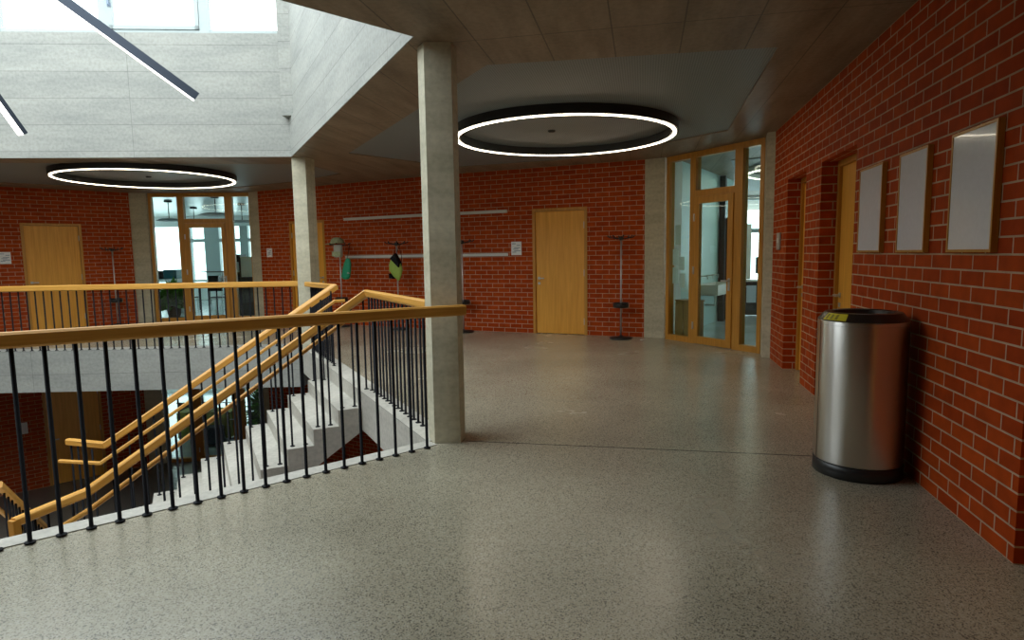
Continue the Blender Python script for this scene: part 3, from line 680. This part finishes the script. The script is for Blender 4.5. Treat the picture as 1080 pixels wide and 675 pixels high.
obj('label_print', ink, simple('olive_print', (0.33, 0.27, 0.02), 0.5), lb_)
bm = B(); add_cyl(bm, (0.270*math.cos(-1.36), 0.270*math.sin(-1.36), 0.965), (0.275*math.cos(-1.36), 0.275*math.sin(-1.36), 0.965), 0.006); obj('screw', bm, M_CHROME, bn)
bm = B(); a = -1.12; add_box(bm, 0.2695, 0.2715, -0.0012, 0.0012, 0.10, 1.03, Matrix.Rotation(a, 4, 'Z')); obj('seam', bm, M_DARKPL, bn)
bm = B(); add_lathe(bm, [(0.2700, 1.008), (0.2712, 1.0085), (0.2712, 1.0105), (0.2700, 1.011)], seg=96, cap=False); obj('rim_line', bm, M_CHROME, bn, True)

# ------------------------------------------------------------ three framed boards
TR = frame_T(R0, R1)
for k, (ya_, yb_, lb) in enumerate([(3.12, 3.585, 'largest-looking framed white board, nearest the camera on the right wall'), (3.88, 4.31, 'middle one of the three framed white boards, above the bin'), (4.61, 5.10, 'framed white board farthest from the camera, next to the door recess')]):
    a, b = rs(ya_), rs(yb_); o = empty('framed_board'); tag(o, lb, 'picture frame', 'framed boards on the right wall')
    z0, z1, f = 1.475, 2.13, 0.015
    bm = B(); add_box(bm, a, a+f, 0.002, 0.034, z0, z1, TR); add_box(bm, b-f, b, 0.002, 0.034, z0, z1, TR); add_box(bm, a+f, b-f, 0.002, 0.034, z0, z0+f, TR); add_box(bm, a+f, b-f, 0.002, 0.034, z1-f, z1, TR)
    obj('frame', bm, M_FRAMEW, o)
    bm = B(); add_box(bm, a+f+0.0005, b-f-0.0005, 0.010, 0.030, z0+f+0.0005, z1-f-0.0005, TR); obj('board', bm, M_BOARD, o)

# ------------------------------------------------------------ wall rails, notices
def off_line(p, q, d):   # offset to the right of p->q
    p = Vector(p[:2]); q = Vector(q[:2]); u = (q-p).normalized(); n_ = Vector((u.y, -u.x))*d; return p+n_, q+n_, u
def wall_rail(z, label):
    k0, k1, u0 = off_line(K0, K1, 0.0); _, _, u1 = off_line(K1, K2, 0)
    n0 = Vector((u0.y, -u0.x)); n1 = Vector((u1.y, -u1.x)); a = Vector(K0)+u0*2.71; m_ = Vector(K1); b = m_+u1*1.58
    bm = B()
    for z0, z1, t0, t1 in ((z-0.028, z+0.028, 0.002, 0.022), (z+0.012, z+0.028, 0.022, 0.034), (z-0.028, z-0.012, 0.022, 0.034)):
        add_poly(bm, [a+n0*t0, a+n0*t1, m_+(n0+n1)/2*t1, b+n1*t1, b+n1*t0, m_+(n0+n1)/2*t0], z0, z1)
    o = obj('wall_rail', bm, M_WHITE); tag(o, label, 'rail', 'white wall rails')
wall_rail(2.325, 'upper white rail along the far brick wall'); wall_rail(1.505, 'lower white rail along the far brick wall')
def notice(P, Q, s0, s1, z0, z1, label, name='notice', inner=True):
    T = frame_T(P, Q); bm = B(); add_box(bm, s0, s1, -0.018, -0.002, z0, z1, T, 0.002); o = obj(name, bm, M_PAPER); tag(o, label, 'notice')
    if inner:
        bm = B(); hgt = z1-z0; wd = s1-s0
        for f, a, b in ((0.82, 0.10, 0.45), (0.70, 0.55, 0.9), (0.52, 0.3, 0.85), (0.42, 0.2, 0.7), (0.30, 0.3, 0.9), (0.2, 0.12, 0.5)):
            add_box(bm, s0+wd*a, s0+wd*b, -0.0192, -0.0183, z0+hgt*f, z0+hgt*f+0.012, T)
        obj('print', bm, M_INK, o)
    return o
notice(K1, K2, 1.655, 1.865, 1.49, 1.745, 'white printed notice on the brick wall left of the facing oak door')
notice(K0, K1, 0.22, 0.40, 1.53, 1.74, 'small white notice on the brick wall left of the slender column')
notice(L0, L1, -0.14, 0.06, 1.47, 1.72, 'white notice at the left picture edge beside the far oak door')
T = frame_T(R0, R1); bm = B(); a, b = rs(8.12), rs(8.30); add_box(bm, a, b, 0.002, 0.022, 1.51, 1.73, T, 0.003); o = obj('switch_panel', bm, M_CHROME); tag(o, 'grey metal switch panel on the brick beside the right glazed screen', 'switch')
bm = B(); add_box(bm, a+0.04, b-0.04, 0.0225, 0.026, 1.60, 1.66, T, 0.001); obj('switch_key', bm, M_PAPER, o)
Tl = frame_T(L0, L1, 0); bm = B(); add_box(bm, -0.12, 0.06, -0.018, -0.002, -2.25, -2.0, Tl); o = obj('notice', bm, M_PAPER); tag(o, 'dim notice on the brick wall of the floor below', 'notice')

# ------------------------------------------------------------ coat stands
def coat_stand(x, y, label, rz=0, hooks=8):
    o = empty('coat_stand', (x, y, 0), rz); tag(o, label, 'coat stand', 'black coat stands along the brick walls')
    bm = B(); add_lathe(bm, [(0.19, 0.0), (0.20, 0.008), (0.195, 0.025), (0.06, 0.04), (0.02, 0.06)], seg=36); obj('base', bm, M_DARKPL, o, True)
    bm = B(); add_cyl(bm, (0,0,0.055), (0,0,1.76), 0.013, seg=14); obj('pole', bm, M_CHROME, o, True)
    bm = B(); add_ring(bm, 0.125, 0.135, 0.62, 0.635, 32); add_lathe(bm, [(0.10, 0.545), (0.13, 0.55), (0.14, 0.60), (0.135, 0.61), (0.095, 0.56)], seg=32, cap=False); add_lathe(bm, [(0.0135, 0.545), (0.10, 0.545), (0.10, 0.552), (0.0135, 0.552)], seg=32, cap=False)
    for k in range(4):
        t = k*math.pi/2; add_cyl(bm, (0.013*math.cos(t), 0.013*math.sin(t), 0.627), (0.127*math.cos(t), 0.127*math.sin(t), 0.627), 0.005, seg=6)
    obj('umbrella_tray', bm, M_DARKPL, o, True)
    bm = B(); add_lathe(bm, [(0.02, 1.72), (0.045, 1.73), (0.045, 1.775), (0.02, 1.785)], seg=20); add_ring(bm, 0.10, 0.112, 1.742, 1.754, 28)
    for k in range(hooks):
        t = k*2*math.pi/hooks; c_, s_ = math.cos(t), math.sin(t)
        add_cyl(bm, (0.03*c_, 0.03*s_, 1.745), (0.20*c_, 0.20*s_, 1.765), 0.008, 0.007, 8); add_cyl(bm, (0.20*c_, 0.20*s_, 1.762), (0.235*c_, 0.235*s_, 1.80), 0.008, 0.012, 8)
    obj('hooks', bm, M_DARKPL, o, True)
    return o
coat_stand(1.91, 10.87, 'black coat stand between the facing oak door and the concrete pier')
coat_stand(-0.95, 12.15, 'black coat stand mostly hidden by the broad column')
coat_stand(-2.33, 12.78, 'black coat stand carrying the lime green bag', 0.2)
coat_stand(-3.69, 13.51, 'black coat stand carrying a hat and a green bag')
coat_stand(-9.18, 14.44, 'black coat stand behind the far railing, left of the far glazed screen')
def bag(name, c, w_, d_, prof, m, label, cat='bag', yaw=0.0):
    """soft bag: prof = [(z, half width factor, x shift)] from bottom to top"""
    bm = B(); seg = 14; rings = []
    for z, f, sx in prof:
        rings.append([bm.verts.new((sx + w_*f*math.cos(t)*(abs(math.cos(t))**-0.25 if abs(math.cos(t)) > 0.05 else 1), d_*(0.35+0.65*f)*math.sin(t), z)) for t in [2*math.pi*i/seg for i in range(seg)]])
    for a, b in zip(rings, rings[1:]):
        for i in range(seg): bm.faces.new((a[i], a[(i+1)%seg], b[(i+1)%seg], b[i]))
    bm.faces.new(rings[0]); bm.faces.new(rings[-1])
    o = obj(name, bm, m, None, True); o.location = c; o.rotation_euler = (0, 0, yaw); tag(o, label, cat); return o
def strap(parent, pts, r=0.006, m=None):
    bm = B()
    for a, b in zip(pts, pts[1:]): add_cyl(bm, a, b, r, seg=6)
    return obj('strap', bm, m or M_BLACK, parent)
# lime and black gym bag on the third stand
lb2 = bag('gym_bag', (-2.30, 12.60, 1.0), 0.17, 0.06, [(0.02, 0.12, 0.03), (0.10, 0.55, 0.0), (0.22, 0.95, -0.03), (0.34, 0.85, -0.04), (0.46, 0.45, -0.06), (0.53, 0.2, -0.06)], M_LIME, 'lime green drawstring bag with a black corner, hanging from a coat stand', yaw=-0.45)
bm = B(); add_poly(bm, [(-0.02, 0.0), (0.06, 0.0), (0.085, 0.02), (-0.02, 0.04)], 0, 0.01); bm.free()
bm = B(); v = [bm.verts.new(p) for p in [(-0.13, -0.062, 0.46), (-0.02, -0.05, 0.56), (0.09, -0.07, 0.36), (0.08, -0.075, 0.28), (-0.13, 0.05, 0.46), (-0.02, 0.04, 0.56), (0.09, 0.05, 0.36), (0.08, 0.05, 0.28)]]
for f in ((0,1,2,3),(4,5,6,7),(0,1,5,4),(1,2,6,5),(2,3,7,6),(3,0,4,7)): bm.faces.new([v[i] for i in f])
o = obj('black_panel', bm, M_BLACK, lb2)
bm = B(); v = [bm.verts.new(p) for p in [(-0.17, -0.062, 0.16), (-0.16, -0.062, 0.06), (-0.05, -0.062, 0.05), (-0.13, 0.05, 0.16), (-0.12, 0.05, 0.06), (-0.05, 0.05, 0.05)]]
for f in ((0,1,2),(3,4,5),(0,1,4,3),(1,2,5,4),(2,0,3,5)): bm.faces.new([v[i] for i in f])
obj('black_corner', bm, M_BLACK, lb2)
strap(lb2, [(-0.06, 0, 0.52), (-0.05, 0.05, 0.75)]); strap(lb2, [(-0.03, 0, 0.52), (0.07, 0.05, 0.76)]); strap(lb2, [(0.1, 0, 0.25), (0.12, 0, 0.5), (0.02, 0.05, 0.75)])
# stand with the hat
gb2 = bag('shoe_bag', (-3.50, 13.30, 1.03), 0.115, 0.05, [(0.0, 0.55, -0.03), (0.06, 1.0, -0.03), (0.20, 0.95, 0.0), (0.34, 0.8, 0.03), (0.42, 0.5, 0.04), (0.45, 0.15, 0.04)], M_GREENBAG, 'emerald green bag hanging below the hat on a coat stand', yaw=-0.45)
bm = B(); add_lathe(bm, [(0.001, -0.055), (0.035, -0.052), (0.045, -0.045), (0.04, 0.02)], (0.05, 0.0, 0.17), 12, False); obj('patch', bm, M_GREYC, gb2, True)
strap(gb2, [(0.03, 0, 0.44), (0.0, 0.12, 0.72)])
bm = B()
add_lathe(bm, [(0.0001, 0.13), (0.07, 0.122), (0.125, 0.08), (0.15, 0.02), (0.152, 0.0), (0.145, -0.005)], seg=28, cap=False)
v = []
for i in range(9):
    t = math.pi*0.72 + math.pi*0.56*i/8; v.append((bm.verts.new((0.148*math.cos(t), 0.148*math.sin(t), 0.006)), bm.verts.new((0.148*math.cos(t)-0.11*math.sin(math.pi*i/8)-0.01, 0.165*math.sin(t), -0.025)), bm.verts.new((0.148*math.cos(t)-0.11*math.sin(math.pi*i/8)-0.01, 0.165*math.sin(t), -0.018))))
for a, b in zip(v, v[1:]): bm.faces.new((a[0], b[0], b[1], a[1])); bm.faces.new((a[0], b[0], b[2], a[2])); bm.faces.new((a[1], b[1], b[2], a[2]))
ht = obj('cap', bm, M_CAMO, None, True); ht.location = (-3.73, 13.49, 1.80); tag(ht, 'pale green camouflage cap resting on top of a coat stand', 'hat')
bb = bag('mesh_bag', (-3.66, 13.28, 1.50), 0.11, 0.06, [(0.0, 0.85, 0), (0.03, 1.0, 0), (0.20, 1.0, 0), (0.26, 0.95, 0)], M_GREYC, 'grey and dark green cloth bag hanging under the cap', yaw=-0.45)
bm = B(); add_box(bm, -0.115, 0.115, -0.066, -0.062, 0.02, 0.12); obj('dark_band', bm, M_CAMO, bb)
strap(bb, [(-0.07, 0, 0.25), (-0.03, 0.06, 0.27)], 0.008)
bm = B(); add_box(bm, 0, 0.07, 0, 0.035, 0, 0.012, Matrix.Translation((2.22, 10.62, 0)) @ Matrix.Rotation(0.5, 4, 'Z')); o = obj('paper_scrap', bm, M_PAPER); tag(o, 'tiny white scrap on the floor beside the coat stand foot', 'paper')

# ------------------------------------------------------------ seen through the right glazed screen
def box_part(name, m, parent, dims, T, bev=0.003):
    bm = B(); add_box(bm, *dims, T, bev); return obj(name, bm, m, parent)
o = empty('wooden_cabinet'); tag(o, 'low oak cabinet just inside the left side light', 'cabinet')
box_part('body', M_CAB, o, (0.10, 0.50, 0.14, 0.40, 0.05, 0.66), TG); box_part('plinth', M_DARKPL, o, (0.12, 0.48, 0.16, 0.38, 0.0, 0.048), TG); box_part('top', M_CAB, o, (0.09, 0.51, 0.13, 0.41, 0.662, 0.685), TG)
box_part('cabinet_door', M_CAB, o, (0.11, 0.29, 0.122, 0.139, 0.07, 0.645), TG); box_part('cabinet_door', M_CAB, o, (0.31, 0.49, 0.122, 0.139, 0.07, 0.645), TG)
TT = frame_T((3.06, 11.26), (5.10, 14.45))
o = empty('wash_trough'); tag(o, 'white ceramic wash trough on the pale green wall inside the right room', 'sink')
bm = B(); x0_, x1_ = 0.95, 2.35
add_box(bm, x0_, x1_, -0.42, -0.38, 0.66, 0.86, TT); add_box(bm, x0_, x1_, -0.03, -0.005, 0.66, 0.86, TT); add_box(bm, x0_, x0_+0.04, -0.38, -0.03, 0.66, 0.86, TT); add_box(bm, x1_-0.04, x1_, -0.38, -0.03, 0.66, 0.86, TT); add_box(bm, x0_, x1_, -0.38, -0.03, 0.66, 0.70, TT)
obj('basin', bm, M_CERAMIC, o)
for t in (1.25, 1.65, 2.05):
    bm = B(); add_cyl(bm, TT @ Vector((t, -0.004, 1.02)), TT @ Vector((t, -0.14, 1.02)), 0.012, seg=8); add_cyl(bm, TT @ Vector((t, -0.14, 1.03)), TT @ Vector((t, -0.14, 0.96)), 0.010, seg=8); obj('tap', bm, M_CHROME, o)
bm = B(); add_cyl(bm, TT @ Vector((1.6, -0.2, 0.66)), TT @ Vector((1.6, -0.2, 0.42)), 0.02, seg=10); add_cyl(bm, TT @ Vector((1.6, -0.2, 0.43)), TT @ Vector((1.6, -0.003, 0.43)), 0.02, seg=10); obj('drain_pipe', bm, M_CHROME, o)
o = obj('steel_post', add_box(B(), 2.52, 2.64, -0.14, -0.02, 0, H-0.02, TT), M_DARKCAB); tag(o, 'black square post on the pale green wall behind the glass door', 'post')
o = empty('tall_cabinet'); tag(o, 'tall black cabinet beyond the wash trough', 'cabinet')
box_part('body', M_DARKCAB, o, (2.90, 3.36, -0.36, -0.02, 0.0, 2.22), TT); box_part('cabinet_door', M_DARKCAB, o, (2.91, 3.125, -0.38, -0.362, 0.08, 2.20), TT); box_part('cabinet_door', M_DARKCAB, o, (3.135, 3.35, -0.38, -0.362, 0.08, 2.20), TT)
TX = Matrix.Translation((5.1, 14.2, 0))
o = empty('base_cabinet'); tag(o, 'long black base cabinet with a white worktop in the right room', 'cabinet')
box_part('body', M_DARKCAB, o, (0.05, 1.5, 0.0, 0.6, 0.04, 0.80), TX); box_part('worktop', M_CERAMIC, o, (-0.02, 1.54, -0.03, 0.62, 0.802, 0.845), TX)
for k in range(3):
    d_ = box_part('drawer', M_DARKCAB, o, (0.07+k*0.48, 0.53+k*0.48, -0.02, -0.001, 0.45, 0.78), TX); box_part('handle', M_CHROME, d_, (0.2+k*0.48, 0.4+k*0.48, -0.045, -0.03, 0.68, 0.695), TX, 0)
    box_part('cabinet_door', M_DARKCAB, o, (0.07+k*0.48, 0.53+k*0.48, -0.02, -0.001, 0.08, 0.44), TX)
o = obj('towel', add_box(B(), 0.24, 0.46, -0.06, -0.05, 0.33, 0.72, TX, 0.002), simple('blue_towel', (0.55, 0.66, 0.80), 0.8)); tag(o, 'pale blue towel hanging on the black base cabinet', 'towel')
o = empty('whiteboard'); tag(o, 'upright white panel standing on the worktop of the right room', 'board')
box_part('panel', M_CERAMIC, o, (0.14, 0.46, 0.30, 0.33, 0.85, 2.12), TX); box_part('rim', M_CHROME, o, (0.125, 0.14, 0.295, 0.335, 0.85, 2.12), TX, 0)
o = empty('monitor'); tag(o, 'black screen at the right end of the worktop', 'screen')
box_part('screen', M_DARKPL, o, (0.56, 1.1, 0.25, 0.28, 0.98, 1.36), TX); box_part('stand', M_DARKPL, o, (0.78, 0.86, 0.24, 0.40, 0.846, 1.0), TX)

# ------------------------------------------------------------ seen through the far glazed screen
def pendant(x, y, r, zd, label):
    o = empty('pendant_lamp', (x, y, H-0.012)); tag(o, label, 'pendant lamp', 'flat disc pendants in the far room'); dz = zd-(H-0.012)
    bm = B(); add_lathe(bm, [(0.10, 0), (0.10, -0.04), (0.08, -0.05)], seg=20); obj('ceiling_rose', bm, M_DARKPL, o)
    bm = B(); add_cyl(bm, (0,0,-0.045), (0,0,dz+0.05), 0.012, seg=6); obj('cable', bm, M_DARKPL, o)
    bm = B(); add_lathe(bm, [(0.05, dz+0.06), (r*0.6, dz+0.05), (r, dz), (r-0.02, dz-0.012), (0.02, dz+0.01)], seg=32); obj('lamp_shade', bm, simple('shade_grey', (0.18, 0.22, 0.23), 0.5) if 'shade_grey' not in bpy.data.materials else bpy.data.materials['shade_grey'], o)
pendant(-9.22, 17.04, 0.32, 2.56, 'grey disc pendant behind the left side light of the far screen')
pendant(-9.69, 19.32, 0.32, 2.66, 'small disc pendant farthest back behind the far screen')
pendant(-7.52, 16.1, 0.42, 2.62, 'disc pendant behind the fanlight of the far screen')
pendant(-7.77, 18.26, 0.34, 2.56, 'grey disc pendant behind the right side light of the far screen')
def plant(x, y, z, h, r, label, n=70):
    o = empty('potted_plant', (x, y, z)); tag(o, label, 'plant')
    bm = B(); add_lathe(bm, [(r*0.45, 0), (r*0.6, 0.30), (r*0.62, 0.32), (r*0.55, 0.32), (r*0.53, 0.27), (0.001, 0.27)], seg=20, cap=False); obj('pot', bm, simple('pot_brown', (0.16, 0.07, 0.05), 0.6) if 'pot_brown' not in bpy.data.materials else bpy.data.materials['pot_brown'], o)
    bm = B(); rnd = random.Random(int(x*100))
    for k in range(n):
        t = rnd.uniform(0, 6.283); el = rnd.uniform(-0.3, 1.45); L = rnd.uniform(0.45, 1.0)*(h-0.25) ; b0_ = Vector((0, 0, 0.27+rnd.uniform(0, h*0.35)))
        d = Vector((math.cos(t)*math.cos(el)*r*1.6, math.sin(t)*math.cos(el)*r*1.6, math.sin(el)*L*0.8)); e = b0_+d; s_ = Vector((-math.sin(t), math.cos(t), 0))*0.075; mid = b0_+d*0.55+Vector((0,0,0.06))
        v = [bm.verts.new(p) for p in (b0_, mid+s_, e, mid-s_)]; bm.faces.new(v)
    obj('foliage', bm, M_LEAF, o)
plant(-8.75, 16.1, 0, 0.92, 0.30, 'leafy green plant behind the left side light of the far screen', 320)
def table(x, y, w_, d_, h, label, z=0, top=M_CERAMIC):
    o = empty('table', (x, y, z)); tag(o, label, 'table'); bm = B(); add_box(bm, -w_/2, w_/2, -d_/2, d_/2, h-0.03, h, None, 0.004); obj('tabletop', bm, top, o)
    for sx in (-1, 1):
        for sy in (-1, 1): bm = B(); add_cyl(bm, (sx*(w_/2-0.05), sy*(d_/2-0.05), 0), (sx*(w_/2-0.05), sy*(d_/2-0.05), h-0.031), 0.02, seg=8); obj('leg', bm, M_DARKPL, o)
    return o
def chair(x, y, rz, label, z=0):
    o = empty('chair', (x, y, z), rz); tag(o, label, 'chair', 'dark chairs in the far room')
    bm = B(); add_box(bm, -0.2, 0.2, -0.2, 0.2, 0.43, 0.46, None, 0.005); obj('seat', bm, M_DARKPL, o)
    bm = B(); add_box(bm, -0.2, 0.2, 0.185, 0.205, 0.62, 0.88, None, 0.005); obj('backrest', bm, M_DARKPL, o)
    for sx in (-1, 1):
        for sy in (-1, 1): bm = B(); add_cyl(bm, (sx*0.18, sy*0.195, 0), (sx*0.18, sy*0.195, 0.429 if sy < 0 else 0.7), 0.011, seg=8); obj('leg', bm, M_CHROME, o)
table(-8.6, 18.2, 1.5, 0.8, 0.76, 'table behind the door of the far screen')
table(-10.9, 20.6, 1.6, 0.8, 0.76, 'table at the back window of the far room')
chair(-9.1, 17.5, math.pi, 'dark chair in front of the table, left one'); chair(-8.2, 17.45, math.pi, 'dark chair in front of the table, right one'); chair(-8.5, 19.0, 0, 'dark chair on the window side of the table')
TF = Matrix.Translation((-8.1, 18.2, 0.765))
o = empty('desk_stand'); tag(o, 'dark shelf stand on the table of the far room', 'stand'); box_part('shelf', M_DARKPL, o, (-0.85, 0.35, -0.2, 0.15, 0.36, 0.39), TF); box_part('upright', M_CHROME, o, (-0.33, -0.27, -0.03, 0.03, 0.0, 0.358), TF, 0)
box_part('box', M_DARKPL, o, (-0.7, -0.4, -0.1, 0.15, 0.0, 0.26), TF); box_part('box', M_DARKPL, o, (-0.15, 0.2, -0.1, 0.15, 0.0, 0.26), TF)
o = obj('storage_box', add_box(B(), -0.35, 0.12, -0.2, 0.2, 0, 0.22, Matrix.Translation((-9.85, 17.6, 0.979)), 0.01), M_DARKPL); tag(o, 'dark box on the shelf behind the plant', 'box')
o = obj('storage_box', add_box(B(), 0.16, 0.52, -0.2, 0.2, 0, 0.25, Matrix.Translation((-9.85, 17.6, 0.979)), 0.01), M_TEALOBJ); tag(o, 'teal box on the shelf behind the plant', 'box')
o = empty('low_shelf'); tag(o, 'white shelf behind the plant in the far room', 'shelf'); TS = Matrix.Translation((-9.95, 17.6, 0)); box_part('top', M_CERAMIC, o, (-0.6, 0.6, -0.25, 0.25, 0.94, 0.978), TS); box_part('side', M_CERAMIC, o, (-0.6, -0.57, -0.25, 0.25, 0, 0.939), TS); box_part('side', M_CERAMIC, o, (0.57, 0.6, -0.25, 0.25, 0, 0.939), TS)
TB = Matrix.Translation((-7.38, 16.5, 0))
o = empty('tall_cabinet'); tag(o, 'black cabinet behind the right side light of the far screen', 'cabinet')
box_part('body', M_DARKCAB, o, (-0.1, 0.62, 0, 0.5, 0, 1.02), TB); box_part('upper_box', M_DARKCAB, o, (-0.1, 0.22, 0.05, 0.45, 1.021, 1.62), TB); box_part('pale_panel', M_CERAMIC, o, (0.23, 0.62, 0.05, 0.45, 1.021, 1.55), TB); box_part('pane', M_ROOMW, o, (-0.06, 0.18, 0.03, 0.049, 1.15, 1.42), TB, 0)
bm = B(); rnd = random.Random(3)
for k in range(26):
    t = rnd.uniform(0, 6.28); e = Vector((math.cos(t)*0.14, -0.03+math.sin(t)*0.03, 0.05+rnd.uniform(-0.02, 0.16))); s_ = Vector((0.02, 0, 0.02)); v = [bm.verts.new(p) for p in (Vector((0,0,0.0)), e*0.6+s_, e, e*0.6-s_)]; bm.faces.new(v)
o = obj('poinsettia', bm, M_RED); o.location = (-7.33, 16.525, 1.021); tag(o, 'red star-shaped ornament on the black cabinet', 'ornament')
# the room below
pb = B(); add_poly(pb, [(-9.1, 15.5), (-6.0, 15.6), (-5.7, 23.3), (-15, 23.3), (-15, 21.6)], LOW+0.001, LOW+0.004); struct(obj('floor_lower_room', pb, M_ROOMF))
plant(-7.35, 17.9, LOW, 1.5, 0.34, 'large green plant in the room below, seen through the stairs', 200)
plant(-6.6, 17.0, LOW, 1.6, 0.34, 'second green plant in the room below', 160)
table(-9.3, 18.8, 1.7, 0.8, 0.76, 'white table in the room below', LOW)
table(-8.9, 20.8, 2.2, 0.8, 0.76, 'second white table near the window of the room below', LOW)
o = empty('tall_cabinet'); tag(o, 'dark cabinet in the room below', 'cabinet'); TB = Matrix.Translation((-7.0, 18.6, LOW)); box_part('body', M_DARKCAB, o, (-0.5, 0.4, 0, 0.4, 0, 1.3), TB); box_part('cabinet_door', M_DARKCAB, o, (-0.49, -0.06, -0.02, -0.001, 0.05, 1.28), TB); box_part('cabinet_door', M_DARKCAB, o, (-0.04, 0.39, -0.02, -0.001, 0.05, 1.28), TB)

M_NAVY = simple('navy_fabric', (0.01, 0.02, 0.06), 0.7); M_OLIVE = simple('olive_fabric', (0.22, 0.22, 0.03), 0.8)
def stool(x, y, w_, d_, h, m, label):
    o = empty('upholstered_stool', (x, y, LOW)); tag(o, label, 'stool', 'upholstered stools in the room below')
    bm = B(); add_box(bm, -w_/2, w_/2, -d_/2, d_/2, 0.06, h, None, 0.03); obj('cushion', bm, m, o)
    for sx in (-1, 1):
        for sy in (-1, 1): bm = B(); add_cyl(bm, (sx*(w_/2-0.06), sy*(d_/2-0.06), 0), (sx*(w_/2-0.06), sy*(d_/2-0.06), 0.06), 0.02, seg=8); obj('foot', bm, M_DARKPL, o)
stool(-8.15, 16.55, 0.42, 0.42, 0.52, M_NAVY, 'navy cube stool in the room below, behind the stair bars')
stool(-8.65, 17.3, 1.5, 0.6, 0.80, M_OLIVE, 'olive green bench in the room below')
chair(-9.6, 18.1, math.pi, 'dark chair at the white table of the room below, left one', LOW); chair(-9.0, 18.15, math.pi, 'dark chair at the white table of the room below, right one', LOW)
